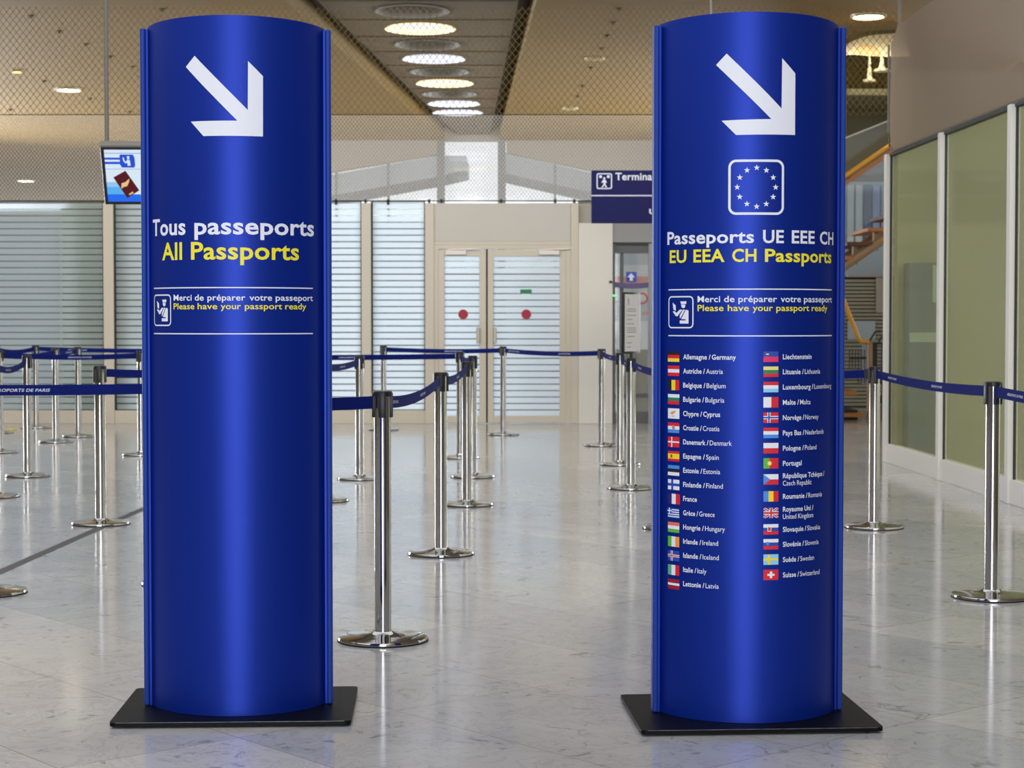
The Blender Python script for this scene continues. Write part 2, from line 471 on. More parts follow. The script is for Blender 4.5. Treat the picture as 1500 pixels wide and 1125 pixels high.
fl = MB(); fl.face([(-24, -12, 0), (24, -12, 0), (24, 62, 0), (-24, 62, 0)])
tag(fl.build('floor', 'marble', recalc=False), 'polished pale grey marble tile floor', 'floor', kind='structure')
a, b = ground(0, 838), ground(211, 745)
d = (b - a).normalized(); s = Vector((d.y, -d.x, 0)) * 0.03
j = MB(); a2, b2 = a - d * 6, b + d * 9.5
j.faces([a2 - s, a2 + s, b2 + s, b2 - s, a2 - s + Vector((0, 0, .002)), a2 + s + Vector((0, 0, .002)), b2 + s + Vector((0, 0, .002)), b2 - s + Vector((0, 0, .002))],
        [(0, 1, 2, 3), (4, 5, 6, 7), (0, 1, 5, 4), (1, 2, 6, 5), (2, 3, 7, 6), (3, 0, 4, 7)])
tag(j.build('trim_1', 'joint'), 'dark expansion strip running across the marble floor', 'floor strip', kind='structure')

for nm, q, lab in (('wall_rear', (-14, 8, -12.3, -12.0, 0, CEIL), 'taupe wall behind the photographer'), ('wall_side', (-14.3, -14, -12.3, 23, 0, CEIL), 'taupe side wall left of the picture'),
                   ('wall_corridor', (3.9, 4.1, -12, 8.6, 0, CEIL), 'taupe side wall right of the picture')):
    m = MB(); m.box(*q); tag(m.build(nm, 'hall_wall'), lab, 'wall', kind='structure')
# ceiling with a tapering dark beam let into it
def beam_x(Y):        # left and right edge of the beam at depth Y
    return (-2.53 + 0.077 * (Y - 26.0), 0.31 - 0.0336 * (Y - 22.5))
Y0, Y1 = 15.0, END_Y
c = MB()
l0, r0 = beam_x(Y0); l1, r1 = beam_x(Y1)
for (xa, xb, xc, xd) in ((-24, l0, l1, -24), (r0, 24, 24, r1)):
    c.faces([(xa, Y0, CEIL), (xb, Y0, CEIL), (xc, Y1, CEIL), (xd, Y1, CEIL), (xa, Y0, CEIL + .3), (xb, Y0, CEIL + .3), (xc, Y1, CEIL + .3), (xd, Y1, CEIL + .3)],
            [(0, 3, 2, 1), (4, 5, 6, 7), (0, 1, 5, 4), (1, 2, 6, 5), (2, 3, 7, 6), (3, 0, 4, 7)])
c.faces([(-24, Y1, CEIL), (-8.3, Y1, CEIL), (-8.3, 62, CEIL), (-24, 62, CEIL), (-24, Y1, CEIL + .3), (-8.3, Y1, CEIL + .3), (-8.3, 62, CEIL + .3), (-24, 62, CEIL + .3)],
        [(0, 3, 2, 1), (4, 5, 6, 7), (0, 1, 5, 4), (1, 2, 6, 5), (2, 3, 7, 6), (3, 0, 4, 7)])
tag(c.build('ceiling', 'ceiling'), 'tan painted ceiling either side of the dark beam', 'ceiling', kind='structure')

HOLE_R = 0.46
holes = [(24.09 + 1.453 * k) for k in range(-5, 9)]
def hole_x(Y): return -1.294 + 0.0212 * (Y - 24.09)
bm_ = MB(); BZ = CEIL + 0.12
def quad_strip(ya, yb):
    la, ra = beam_x(ya); lb, rb = beam_x(yb)
    bm_.face([(la + .28, ya, BZ), (lb + .28, yb, BZ), (rb - .2, yb, BZ), (ra - .2, ya, BZ)])
quad_strip(Y0, holes[0] - 0.7265)
for hy in holes:
    hx = hole_x(hy); ya, yb = hy - 0.7265, hy + 0.7265
    la, ra = beam_x(ya); lb, rb = beam_x(yb); N = 40; inn, out = [], []
    for k in range(N):
        t = 2 * math.pi * k / N + math.pi / 4; cx, cy = math.cos(t), math.sin(t)
        inn.append((hx + HOLE_R * cx, hy + HOLE_R * cy, BZ))
        m = max(abs(cx), abs(cy)); sx, sy = cx / m, cy / m
        yy = hy + 0.7265 * sy; L, R = beam_x(yy); L += .28; R -= .2
        out.append(((L + R) / 2 + (R - L) / 2 * sx, yy, BZ))
    for k in range(N):
        bm_.face([out[k], out[(k + 1) % N], inn[(k + 1) % N], inn[k]])
quad_strip(holes[-1] + 0.7265, Y1)
# cross ribs between the cells and the slots with painted shade along both sides
for hy in holes:
    L, R = beam_x(hy - 0.7265); bm_.box(L + .3, R - .22, hy - 0.725, hy - 0.685, BZ - 0.012, BZ + 0.02)
bm_.mi = 1
for sgn, w in ((0, .28), (1, -.2)):
    pa, pb = beam_x(Y0)[sgn], beam_x(Y1)[sgn]
    bm_.faces([(pa, Y0, CEIL + .3), (pa + w, Y0, BZ), (pb + w, Y1, BZ), (pb, Y1, CEIL + .3)], [(0, 1, 2, 3)])
tag(bm_.build('ceiling_beam', ['beam', 'beam_edge'], recalc=False), 'dark brown concrete beam running down the ceiling', 'beam', kind='structure')

ORD = ['first', 'second', 'third', 'fourth', 'fifth', 'sixth', 'seventh', 'eighth', 'ninth', 'tenth', 'eleventh', 'twelfth']
nl = nu = 0
for i, hy in reversed(list(enumerate(holes))):
    if hy < 22.5: continue
    lit = ((i - 5) % 2 == 1) or hy > 35.0
    warm = lit and ((i - 5) % 4 == 1)
    root = empty('skylight', (hole_x(hy), hy, BZ))
    if lit: lab = 'lit round skylight, %s lit one counted from the far end of the dark beam' % ORD[nl]; nl += 1
    else: lab = 'unlit grey round recess, %s unlit one counted from the far end of the dark beam' % ORD[nu]; nu += 1
    tag(root, lab, 'skylight', 'round skylights in the dark beam')
    w = MB(); w.lathe([(HOLE_R + .03, -0.02), (HOLE_R, -0.02), (HOLE_R, 0.065)], 40, capb=False, capt=False); w.build('ring', 'well_warm' if warm else ('well_lit' if lit else 'well'), root)
    w = MB(); w.lathe([(HOLE_R, 0.065), (HOLE_R, 0.16)], 40, capb=False, capt=False); w.build('well', 'well_lit' if lit else 'well', root)
    w = MB(); w.lathe([(HOLE_R, 0.16), (HOLE_R * .8, 0.24), (HOLE_R * .45, 0.28), (0.01, 0.3)], 40, capb=False); w.build('dome', 'well_lit' if lit else 'well', root)

def downlight(px, py, r, mat_, label, z=CEIL):
    p = ground(px, py, z); root = empty('ceiling_downlight', (p.x, p.y, z)); tag(root, label, 'ceiling light')
    m = MB(); m.lathe([(r * 1.18, 0), (r * 1.15, -0.03), (r, -0.035), (r, -0.01)], 32, capb=False, capt=False); m.build('rim', 'rim', root)
    m = MB(); m.lathe([(r * 1.0, -0.012), (r * 0.7, -0.03), (r * .3, -0.036)], 32, capt=True, capb=False); m.build('diffuser', mat_, root)
    return root
downlight(100, 130, 0.2, 'lamp', 'bright round downlight in the tan ceiling left of the hanging pole')
downlight(25, 103, 0.07, 'lamp_amber', 'small amber spotlight in the tan ceiling at the far left')
downlight(38, 264, 0.22, 'lamp', 'distant round downlight seen low through the netting at the far left')
downlight(1272, 22, 0.2, 'lamp', 'bright round downlight above the curved white reflector')
downlight(871, 85, 0.13, 'lamp_off', 'unlit round downlight nearer of the two right of the dark beam')
downlight(835, 158, 0.13, 'lamp_off', 'unlit round downlight farther of the two right of the dark beam')
sp0 = None
for px, py in ((45, 23), (87, 45), (126, 64), (162, 82), (195, 97), (237, 13), (65, 118), (132, 144), (15, 160), (190, 163), (907, 12), (898, 32), (889, 51), (881, 70), (865, 98), (853, 125), (846, 140)):
    p = ground(px, py, CEIL)
    if sp0 is None:
        m = MB(); m.lathe([(0.04, 0), (0.04, -0.012), (0.012, -0.018), (0.012, -0.03), (0.03, -0.033), (0.03, -0.036)], 12)
        sp0 = m.build('sprinkler_head', 'sprinkler'); o = sp0
    else:
        o = sp0.copy(); COL.objects.link(o)
    o.location = (p.x, p.y, CEIL)
    side = 'left' if px < 500 else 'right'
    tag(o, 'small dark sprinkler head in the tan ceiling %s of the dark beam' % side, 'sprinkler', 'sprinkler heads in the %s ceiling' % side)

# ---- end wall of the hall with its gabled window
def endp(px, py, Y=END_Y): p = at(px, py, Y); return (p.x, p.z)
prof = [(190, 312), (487, 252), (640, 226), (640, 206), (742, 206), (742, 223), (866, 250), (1010, 280), (1290, 330)]
P_ = [endp(*q) for q in prof]
e = MB()
for (ax, az), (bx, bz) in zip(P_, P_[1:]):
    if bx - ax > .001: e.prism([(ax, az), (bx, bz), (bx, CEIL + .3), (ax, CEIL + .3)], lambda a, b, t: (a, t, b), END_Y + .0, END_Y + 0.3)
tag(e.build('wall_back', 'taupe'), 'taupe gable wall above the end window', 'wall', kind='structure')
w = empty('window_1', (0, END_Y, 0)); tag(w, 'tall gabled end window with grey mullions', 'window', kind='structure')
m = MB()
for px, wd, top in ((493, .05, 250), (569, .05, 237), (646, .17, 206), (735, .17, 206), (813, .05, 238), (890, .05, 254)):
    x = wx(px, END_Y); m.box(x - wd / 2, x + wd / 2, 0.02, 0.2, 0, wz(top, END_Y))
m.box(wx(190, END_Y), wx(1290, END_Y), 0.05, 0.15, 2.3, 2.36); m.build('mullion_frame', 'mullion', w)
m = MB()
for (ax, az), (bx, bz) in zip(P_, P_[1:]):
    if bx - ax > .001: m.prism([(ax, 0), (bx, 0), (bx, bz), (ax, az)], lambda a, b, t: (a, t, b), .1, .112)
m.build('pane', 'glass', w)
# outside: roof overhangs and a pale building
for nm, pts, lab in (('roof_overhang', [(430, 266), (640, 228), (683, 228), (683, 249), (640, 259), (430, 297)], 'pale grey roof edge outside, left of the bright gap'),
                     ('roof_overhang', [(733, 222), (905, 262), (905, 291), (733, 252)], 'pale grey roof edge outside, right of the bright gap')):
    q = [endp(x, y, 42) for x, y in pts]
    m = MB(); m.prism(q, lambda a, b, t: (a, t, b), 42, 45); tag(m.build(nm, 'roof_grey'), lab, 'roof')
m = MB(); m.box(-9, 9.5, 48, 56, 0, 3.75); m.box(-9.2, 9.7, 47.8, 56.2, 3.75, 3.9)
for k in range(12): m.box(-8.5 + k * 1.5, -8.44 + k * 1.5, 47.96, 48, 0, 3.75)
tag(m.build('terminal_building', 'pale_blue'), 'low pale blue building outside beyond the end window', 'building')

# ---- glazed partition across the hall (structure), bays of striped frosted glass
def bay(n, px0, px1, post_left, label, x_right_post=None):
    root = empty('window_%d' % n, (0, WALL_Y, 0)); tag(root, label, 'window', kind='structure')
    x0, x1 = wx(px0), wx(px1)
    m = MB()
    if post_left is not None: m.box(wx(post_left), x0, -0.05, 0.07, 0, PART_Z - 0.03, 0.004)
    m.box(x0, x1, -0.035, 0.05, 0, 0.165, 0.004)
    m.build('frame', 'beige', root)
    m = MB(); m.box(x0, x0 + 0.022, -0.02, 0.02, 0.165, PART_Z); m.box(x1 - 0.012, x1, -0.02, 0.02, 0.165, PART_Z); m.box(x0, x1, -0.015, 0.015, PART_Z - .012, PART_Z); m.build('gasket', 'gasket', root)
    m = MB(); m.box(x0, x1, -0.006, 0.006, 0.165, PART_Z); m.build('pane', 'film', root)
bay(2, -190, 153, -204, 'striped frosted glass bay at the far left')
bay(3, 168, 330, 153, 'striped frosted glass bay behind the left totem')
bay(4, 345, 530, 330, 'striped frosted glass bay right behind the left totem edge')
bay(5, 544, 623, 530, 'narrow bright striped glass bay left of the double door')
# rooms behind the far-left bays
m = MB(); m.box(wx(86), wx(205), WALL_Y + .16, WALL_Y + .26, 0, PART_Z); tag(m.build('wall_left', 'olive'), 'olive wall seen behind the left striped glass', 'wall', kind='structure')
m = MB(); m.box(wx(-190), wx(86), WALL_Y + .10, WALL_Y + .12, 0.16, 2.60)
m.box(wx(-190), wx(86), WALL_Y + .09, WALL_Y + .13, 2.60, 2.66)
tag(m.build('roller_blind', 'white_panel'), 'lowered white roller blind behind the far left glass', 'blind')

# double door
door = empty('door_1', (0, WALL_Y, 0)); tag(door, 'beige framed glass double door with red dots', 'door', kind='structure')
m = MB()
m.box(wx(623), wx(636), -.07, .07, 0, PART_Z - .03, .004); m.box(wx(836), wx(847), -.07, .07, 0, PART_Z - .03, .004)
m.box(wx(636), wx(836), -.05, .05, wz(359), wz(354), .003)
m.box(wx(636), wx(642), -.045, .05, 0, wz(359)); m.box(wx(829), wx(836), -.045, .05, 0, wz(359)); m.box(wx(642), wx(829), -.045, .05, wz(365), wz(359))
m.build('frame', 'beige', door)
m = MB(); m.box(wx(636), wx(836), -.04, .04, wz(354), PART_Z - .03, .004); m.build('header_panel', 'panel_grey', door)
m = MB(); m.box(wx(712), wx(714.5), -.005, .005, 0.01, wz(365)); m.build('centre_gap', 'gasket', door)
for x0, x1, g0, g1, hx, dot, clo in ((642, 712, 651, 702.5, 700.5, 678.5, (653, 683)), (714.5, 829, 722.5, 820, 725, 771, (789, 819))):
    m = MB(); z0, z1, zt = wz(609), wz(375.5), wz(366)
    m.box(wx(x0), wx(g0), -.035, .02, 0.012, zt, .003); m.box(wx(g1), wx(x1), -.035, .02, 0.012, zt, .003)
    m.box(wx(g0), wx(g1), -.034, .02, 0.012, z0, .003); m.box(wx(g0), wx(g1), -.034, .02, z1, zt, .003)
    leaf = m.build('door_leaf', 'beige', door)
    m = MB(); m.box(wx(g0), wx(g1), -.006, .006, z0, z1); m.build('pane', 'film', leaf)
    m = MB(); m.box(wx(hx) - .022, wx(hx) + .022, -.075, -.035, wz(503), wz(480), .006); m.build('handle', 'handle', leaf)
    m = MB(); m.box(wx(clo[0]), wx(clo[1]), -.09, -.035, wz(373.5), wz(367), .006); m.bar((wx(clo[0]) + .03, -.07, wz(366)), (wx(clo[0]) + .42, -.07, wz(364.2)), .02, .012); m.build('door_closer', 'alu', leaf)
    A = Art(); A.disc(wx(dot), wz(460.5), 0.062, 32); A.lay(lambda u, z: (u, -.0075, z), 'red_sticker', 'red_dot', leaf)
    if x0 > 700:
        A = Art(); A.rect(wx(762), wx(779), wz(430.5), wz(424), 0); A.rect(wx(764), wx(777), wz(432.5), wz(430.5), 1); A.lay(lambda u, z: (u, -.0075, z), 'green_sticker', ['green', 'white_vinyl'], leaf)
# white column panel and the tan return above it
m = MB(); m.box(wx(847), wx(897), -.06 + WALL_Y, .5 + WALL_Y, 0, wz(327), .005); tag(m.build('wall_front', 'white_panel'), 'off white wall panel right of the double door', 'wall', kind='structure')
m = MB(); m.box(wx(847), wx(1236), .05 + WALL_Y, .4 + WALL_Y, wz(327), PART_Z); tag(m.build('trim_2', 'taupe'), 'taupe band above the white wall panel', 'trim', kind='structure')
m = MB(); m.box(wx(1010), wx(1222), -.05 + WALL_Y, .4 + WALL_Y, 0, wz(327)); tag(m.build('wall_right', 'white_panel'), 'off white wall behind the right totem', 'wall', kind='structure')
m = MB(); m.box(wx(894) - .02, wx(894) + .02, WALL_Y - .075, WALL_Y - .06, wz(415), wz(411.5), .003); tag(m.build('wall_button', 'gasket'), 'tiny dark button high on the white wall panel', 'button')
m = MB(); m.box(wx(646) - .055, wx(646) - .02, WALL_Y - .085, WALL_Y - .07, wz(414), wz(411), .003); 
m.bm.free()

# automatic gate door with the outside seen through it
g = empty('door_2', (0, WALL_Y, 0)); tag(g, 'grey framed automatic glass door right of the white panel', 'door', kind='structure')
m = MB(); m.box(wx(897), wx(1010), -.03, .4, wz(355), wz(327)); m.build('lintel', 'mid_grey', g)
m = MB(); m.box(wx(897), wx(901), 0, .3, 0, wz(355)); m.box(wx(897), wx(1010), 0, .3, wz(357), wz(355)); m.box(wx(897), wx(1010), .05, .12, 0, .14); m.box(wx(897), wx(1010), .05, .12, wz(583), wz(577))
m.box(wx(908.5), wx(914), .08, .14, .14, wz(366)); m.box(wx(897), wx(1010), .05, .3, wz(370), wz(357)); m.build('frame', 'dark_grey', g)
m = MB(); m.box(wx(950), wx(957), .0, .12, 0, wz(357)); m.build('jamb', 'mid_grey', g)
m = MB(); m.box(wx(901), wx(1008), .09, .10, .14, wz(370)); m.build('pane', 'glass', g)
A = Art(); A.rect(wx(917.5), wx(933), wz(413), wz(398), 0); x, z = wx(925), 0
A.poly([(x - .02, wz(411)), (x + .02, wz(411)), (x + .02, wz(406)), (x + .048, wz(406)), (x, wz(400)), (x - .048, wz(406)), (x - .02, wz(406))], 1)
for v in A.bm.verts: v.co.z = 0
A.bm.faces.ensure_lookup_table()
o = A.lay(lambda u, z: (u, .085, z), 'arrow_sticker', ['blue_sign', 'white_vinyl'], g)
for p in o.data.polygons:
    if p.material_index == 1:
        for k in p.vertices: o.data.vertices[k].co.y = .083
A = Art(); A.ring([(wx(941) + .075 * math.cos(t), wz(437) + .075 * math.sin(t)) for t in [math.pi * k / 12 for k in range(24)]], [(wx(941) + .055 * math.cos(t), wz(437) + .055 * math.sin(t)) for t in [math.pi * k / 12 for k in range(24)]])
A.lay(lambda u, z: (u, .085, z), 'ring_sticker', 'red_ring', g)
m = MB(); m.lathe([(.012, 0), (.018, -.008), (.018, -.02)], 14); o = m.build('indicator_light', 'led', g); o.rotation_euler = (math.pi / 2, 0, 0); o.location = (wx(899), -.001, wz(433))
o['label'] = 'glowing green indicator'
m = MB(); xs = [wx(901) + (wx(1008) - wx(901)) * k / 12 for k in range(13)]
for i in range(12):
    za, zb = [wz(420.5) - .02 * math.sin(math.pi * min(1, k / 6.)) for k in (i, i + 1)]
    m.faces([(xs[i], .02, za), (xs[i + 1], .02, zb), (xs[i + 1], .02, zb + .065), (xs[i], .02, za + .065), (xs[i], .024, za), (xs[i + 1], .024, zb), (xs[i + 1], .024, zb + .065), (xs[i], .024, za + .065)], [(0, 1, 2, 3), (4, 5, 6, 7), (3, 2, 6, 7), (0, 1, 5, 4)])
o = m.build('barrier_tape', 'purple_tape', None, (0, WALL_Y, 0)); tag(o, 'dusty purple tape sagging across the grey automatic door', 'tape')
# things outside the gate
KY = 24.8
def kz(py): return wz(py, KY)
m = MB()
for mi_, zb_, zt_, dy in ((0, 0, kz(512), 0), (1, kz(512), kz(470), 0), (3, kz(470), kz(440), .01), (1, kz(440), kz(417), 0), (2, kz(417), kz(405), .01), (1, kz(405), kz(388), 0), (3, kz(388), 2.5, .02)):
    m.mi = mi_; m.box(1.2, 2.15, KY - dy, KY + .3, zb_, zt_)
m.mi = 2; m.box(1.75, 2.15, KY - .03, KY, kz(461), kz(457)); m.mi = 1; m.box(1.5, 2.15, KY - .03, KY, kz(484), kz(481))
tag(m.build('vending_kiosk', ['olive_dark', 'outside_white', 'outside_red', 'pale_blue']), 'white kiosk wall with salmon red stripe seen through the automatic door', 'kiosk')

# ---- netting above the partition
def hooks(m, y):
    pass
n = empty('safety_net', (0, WALL_Y, PART_Z)); tag(n, 'pale fine netting stretched above the far glass partition', 'netting')
ztop = wz(168) - PART_Z
m = MB(); m.faces([(wx(-220), 0, 0.0), (wx(1236), 0, 0.0), (wx(1236), 0, ztop), (wx(-220), 0, ztop)], [(0, 1, 2, 3)]); m.build('mesh_sheet', 'net_fine', n)
m = MB(); m.tube([(wx(-220), 0, 0.0), (wx(1236), 0, 0.0)], .008, 6)
m.tube([(wx(-220), 0, ztop), (wx(1236), 0, ztop)], .006, 6); m.build('edge_cable', 'gasket', n)
for px in (493, 536, 569, 629, 647, 734, 813, 841):
    m = MB(); m.box(wx(px) - .016, wx(px) + .016, -.015, .015, -.05, .02); m.build('hook', 'gasket', n)
n2 = MB(); zt = CEIL - PART_Z; n2.faces([(wx(-220), .05, ztop), (4.82, .05, ztop), (4.82, .05, zt), (wx(-220), .05, zt)], [(0, 1, 2, 3)])
o = n2.build('safety_net', 'net_wide', None, (0, WALL_Y, PART_Z)); tag(o, 'wide diamond netting hanging from the ceiling above the pale netting', 'netting')

# ---- right-hand glazed partition, running back along the hall
RA = Vector((3.42, 16.75, 0)); RD = Vector((0.0236, -1.0, 0)).normalized(); RN = Vector((1, 0.0236, 0)).normalized()
def rp(s_, o_, z_): return RA + RD * s_ + RN * o_ + Vector((0, 0, z_))
ss = [0, 1.91, 3.82, 5.73, 7.64]
for i in range(4):
    root = empty('window_%d' % (6 + i)); tag(root, 'olive glass bay in the right partition, %s from its far corner' % ORD[i], 'window', kind='structure')
    m = MB(); m.box(ss[i] - .005, ss[i] + .075, -.05, .02, 0, PART_Z, .004, rp); m.box(ss[i] + .075, ss[i + 1] - .005, -.03, .05, 0, .17, .003, rp)
    m.build('frame', 'alu', root)
    m = MB(); m.box(ss[i] + .075, ss[i] + .085, -.012, .008, .17, PART_Z, 0, rp); m.box(ss[i] + .075, ss[i + 1] - .005, -.02, .03, PART_Z - .02, PART_Z, 0, rp); m.build('gasket', 'gasket', root)
    m = MB(); m.box(ss[i] + .09, ss[i + 1] - .005, 0, .012, .17, PART_Z - .01, 0, rp); m.build('pane', 'glass_green', root)
m = MB(); m.box(0.09, 0.25, .021, 4.5, 0, 3.5, 0, rp); o = m.build('wall_1', 'olive'); o.name = 'wall_room'; tag(o, 'olive wall behind the right glass partition', 'wall', kind='structure')
lr = empty('reflection', (0, 0, 0)); zt = wz(386, 16.5)  # solid panel in the colours of a reflection in the glass
m = MB(); m.box(.255, .45, .075, .375, 0.0, zt, .004, rp); m.build('body', 'reflection', lr); tag(lr, 'tall grey green locker modelled as a panel behind the right glass', 'reflection')
m = MB(); m.box(.45, .456, .285, .355, wz(443, 16.4), zt - .02, 0, rp); m.build('window_strip', 'reflection_light', lr)
m = MB(); m.box(.45, .456, .085, .355, wz(501, 16.4), wz(487, 16.4), 0, rp); m.build('reflection_rail', 'reflection_light', lr)
# brown mesh above it
n = empty('safety_net'); tag(n, 'brown woven mesh screen above the right glass partition', 'netting')
m = MB(); pts = [(8.0, 0.03), (8.0, 1.13), (.25, 1.13), (-.02, 1.0), (-.05, .5), (-.05, .22), (0.0, .08), (.12, 0.03)]
m.face([rp(a_, .01, PART_Z + b_) for a_, b_ in pts]); m.build('mesh_sheet', 'net_brown', n)
m = MB(); m.tube([rp(8, .0, PART_Z + .02), rp(.12, 0, PART_Z + .02), rp(0, 0, PART_Z + .07), rp(-.06, 0, PART_Z + .22), rp(-.06, 0, PART_Z + 1.0)], .01, 6); m.build('edge_cable', 'steel_grey', n)
p = at(1318.5, 60, 16.6); m = MB(); m.tube([(p.x, 16.62, PART_Z + 1.05), (p.x - .01, 16.62, CEIL)], .016, 10); tag(m.build('net_pole', 'steel_grey'), 'thin grey pole rising from the brown mesh corner to the ceiling', 'pole')

# ---- staircase and upper gallery seen past the right totem
def sx_(px): return wx(px, 24.0)
def sz_(py): return wz(py, 24.0)
st = empty('staircase', (0, 24, 0)); tag(st, 'wooden open staircase with golden handrail behind the right totem', 'staircase')
x0, z0 = sx_(1240), sz_(388); x1, z1 = sx_(1303), sz_(345); sl = (z1 - z0) / (x1 - x0)
m = MB()
for yy in (0.05, 1.25): m.tube([(x0 - .9, yy, z0 - .9 * sl), (x0 + 2.2, yy, z0 + 2.2 * sl)], .06, 12)
m.build('stringer', 'tan_tube', st)
for k in range(-3, 8):
    xx = x0 + k * .27; zz = z0 + .30 + k * .27 * sl
    m = MB(); m.box(xx, xx + .34, 0, 1.3, zz - .05, zz, .006); m.build('tread', 'wood' if k % 2 else 'dark_wood', st)
for k in range(-3, 8):
    xx = x0 + k * .27; zz = z0 + .25 + k * .27 * sl
    m = MB(); m.box(xx + .1, xx + .16, .1, .2, zz - .24, zz); m.build('tread_bracket', 'tan_tube', st)
hz0 = sz_(256)
m = MB(); m.tube([(x0 - .9, -.02, hz0 - .9 * sl), (x0 + 2.2, -.02, hz0 + 2.2 * sl)], .035, 12); o = m.build('handrail', 'brass', st); o['label'] = 'golden handrail of the upper flight'
m = MB(); m.bar((x0 - .9, -.02, hz0 - .09 - .9 * sl), (x0 + 2.2, -.02, hz0 - .09 + 2.2 * sl), .03, .05); m.build('rail_flat', 'wood', st)
m = MB()
m.faces([(x0 - .9, .01, z0 + .35 - .9 * sl), (x0 + 2.2, .01, z0 + .35 + 2.2 * sl), (x0 + 2.2, .01, hz0 - .1 + 2.2 * sl), (x0 - .9, .01, hz0 - .1 - .9 * sl)], [(0, 1, 2, 3)]); m.build('balustrade_glass', 'glass_blue', st)
# lower flight
m = MB(); m.tube([at(1232, 432, 23.7) - Vector((0, 24, 0)), at(1238, 446, 23.7) - Vector((0, 24, 0)), at(1257, 494, 23.7) - Vector((0, 24, 0)), at(1261, 500, 23.7) - Vector((0, 24, 0)), at(1273, 501, 23.7) - Vector((0, 24, 0))], .03, 12); m.build('handrail', 'brass', st)
m = MB()
for a_, b_ in (((1273, 501), (1282, 486)), ((1287, 501), (1296, 486)), ((1297, 501), (1306, 488))):
    m.tube([at(*a_, 24.2) - Vector((0, 24, 0)), at(*b_, 24.2) - Vector((0, 24, 0)), at(b_[0] + 8, b_[1] - 1, 24.2) - Vector((0, 24, 0))], .015, 8)
m.build('rail_bend', 'black_grille', st)
for py, pr in ((545, 1243), (572, 1252), (604, 1262)):
    m = MB(); m.box(sx_(1225) - .6, sx_(pr), -.2, 1.0, sz_(py + 6), sz_(py), .004); m.build('tread', 'wood', st)
m = MB(); m.box(sx_(1225) - .6, sx_(1255), -.1, .9, 0, .13); m.build('plinth', 'black_grille', st)
m = MB()
for k in range(6): x = sx_(1240 + k * 4.4); m.box(x - .006, x + .006, -.22, -.2, sz_(560 if k > 2 else 540), sz_(512))
m.box(sx_(1240), sx_(1264), -.225, -.215, sz_(526), sz_(522)); m.build('baluster_row', 'black_grille', st)
m = MB(); m.box(sx_(1267), sx_(1273), -.25, -.15, 0, sz_(500)); m.build('newel', 'tan_tube', st)
m = MB(); m.box(sx_(1281) - .012, sx_(1281) + .012, -.6, -.57, .0, sz_(487)); m.build('newel', 'black_grille', st)
m = MB(); m.box(sx_(1276), sx_(1292), .3, .6, .45, sz_(503)); m.box(sx_(1274), sx_(1306), .28, .62, sz_(505), sz_(502)); m.box(sx_(1285), sx_(1306), .35, .55, 0.2, .3); m.box(sx_(1280), sx_(1284), .35, .4, 0, .45); m.box(sx_(1300), sx_(1304), .35, .4, 0, sz_(505)); tag(m.build('baggage_desk', 'black_grille', None, (0, 24, 0)), 'dark desk standing beside the stair foot', 'desk')
# glazed back wall of the stair hall with shutters low down
w = empty('window_10', (0, 28.0, 0)); tag(w, 'blue fin glazing behind the staircase', 'window', kind='structure')
xa = wx(1215, 28)
for k in range(16):
    x = xa + k * .13; m = MB(); m.box(x, x + .10, 0, .05, 2.45, 3.35); m.build('fin', ('outside_white' if k < 4 else ('blue_fin', 'blue_fin_dark', 'blue_fin')[k % 3]), w)
m = MB(); m.box(xa, xa + 2.6, .06, .12, 1.7, 3.4); m.build('pane', 'pale_blue', w)
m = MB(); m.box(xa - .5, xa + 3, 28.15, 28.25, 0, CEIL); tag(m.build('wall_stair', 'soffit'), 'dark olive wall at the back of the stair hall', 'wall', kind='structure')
sh = empty('roller_shutter', (0, 27.6, 0)); tag(sh, 'slatted grey shutter wall under the staircase', 'shutter')
m = MB()
for k in range(34): m.box(xa, xa + 2.4, -.02, .02, .02 + k * .056, .02 + k * .056 + .04)
m.build('slat_curtain', 'slat_grey', sh)
m = MB(); m.box(wx(1241, 27.6), wx(1281, 27.6), -.06, -.03, wz(497, 27.6), wz(470, 27.6)); m.build('pale_panel', 'pale_blue', sh)
m = MB(); m.box(wx(1282, 27.6), wx(1305, 27.6), -.06, -.03, wz(458, 27.6), wz(407, 27.6)); m.box(wx(1240, 27.6), wx(1305, 27.6), -.07, -.03, wz(406, 27.6), wz(402, 27.6)); m.build('cream_panel', 'taupe', sh)
m = MB(); m.box(xa, xa + 2.4, .1, .14, 0, 1.95); m.build('backing', 'black_grille', sh)
# upper gallery: slab edge, glass balustrade
gy = 26.0
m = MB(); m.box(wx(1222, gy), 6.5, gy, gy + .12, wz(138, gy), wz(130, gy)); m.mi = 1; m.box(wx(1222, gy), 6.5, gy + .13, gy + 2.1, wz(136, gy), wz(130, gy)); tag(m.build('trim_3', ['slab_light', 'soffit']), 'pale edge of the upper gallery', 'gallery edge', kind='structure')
m = MB(); m.box(wx(1222, gy), 6.5, gy + .1, gy + .14, wz(128, gy), CEIL); o = m.build('gallery_grille', mesh_mat('bronze grille', rgb(120, 104, 60), .075, .22, ('X', 'Z'), 0.25)); tag(o, 'bronze diamond grille above the upper gallery edge', 'grille')
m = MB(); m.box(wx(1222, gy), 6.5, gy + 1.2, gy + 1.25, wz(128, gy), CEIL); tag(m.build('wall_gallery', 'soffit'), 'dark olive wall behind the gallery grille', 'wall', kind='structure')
gl = empty('glass_balustrade', (0, gy, 0)); tag(gl, 'greenish glass balustrade below the upper gallery', 'balustrade')
m = MB(); m.faces([(wx(1230, gy), -.1, wz(205, gy)), (wx(1330, gy), -.1, wz(165, gy)), (wx(1330, gy), -.1, wz(250, gy)), (wx(1230, gy), -.1, wz(260, gy))], [(0, 1, 2, 3)]); m.build('pane', 'glass_green', gl)
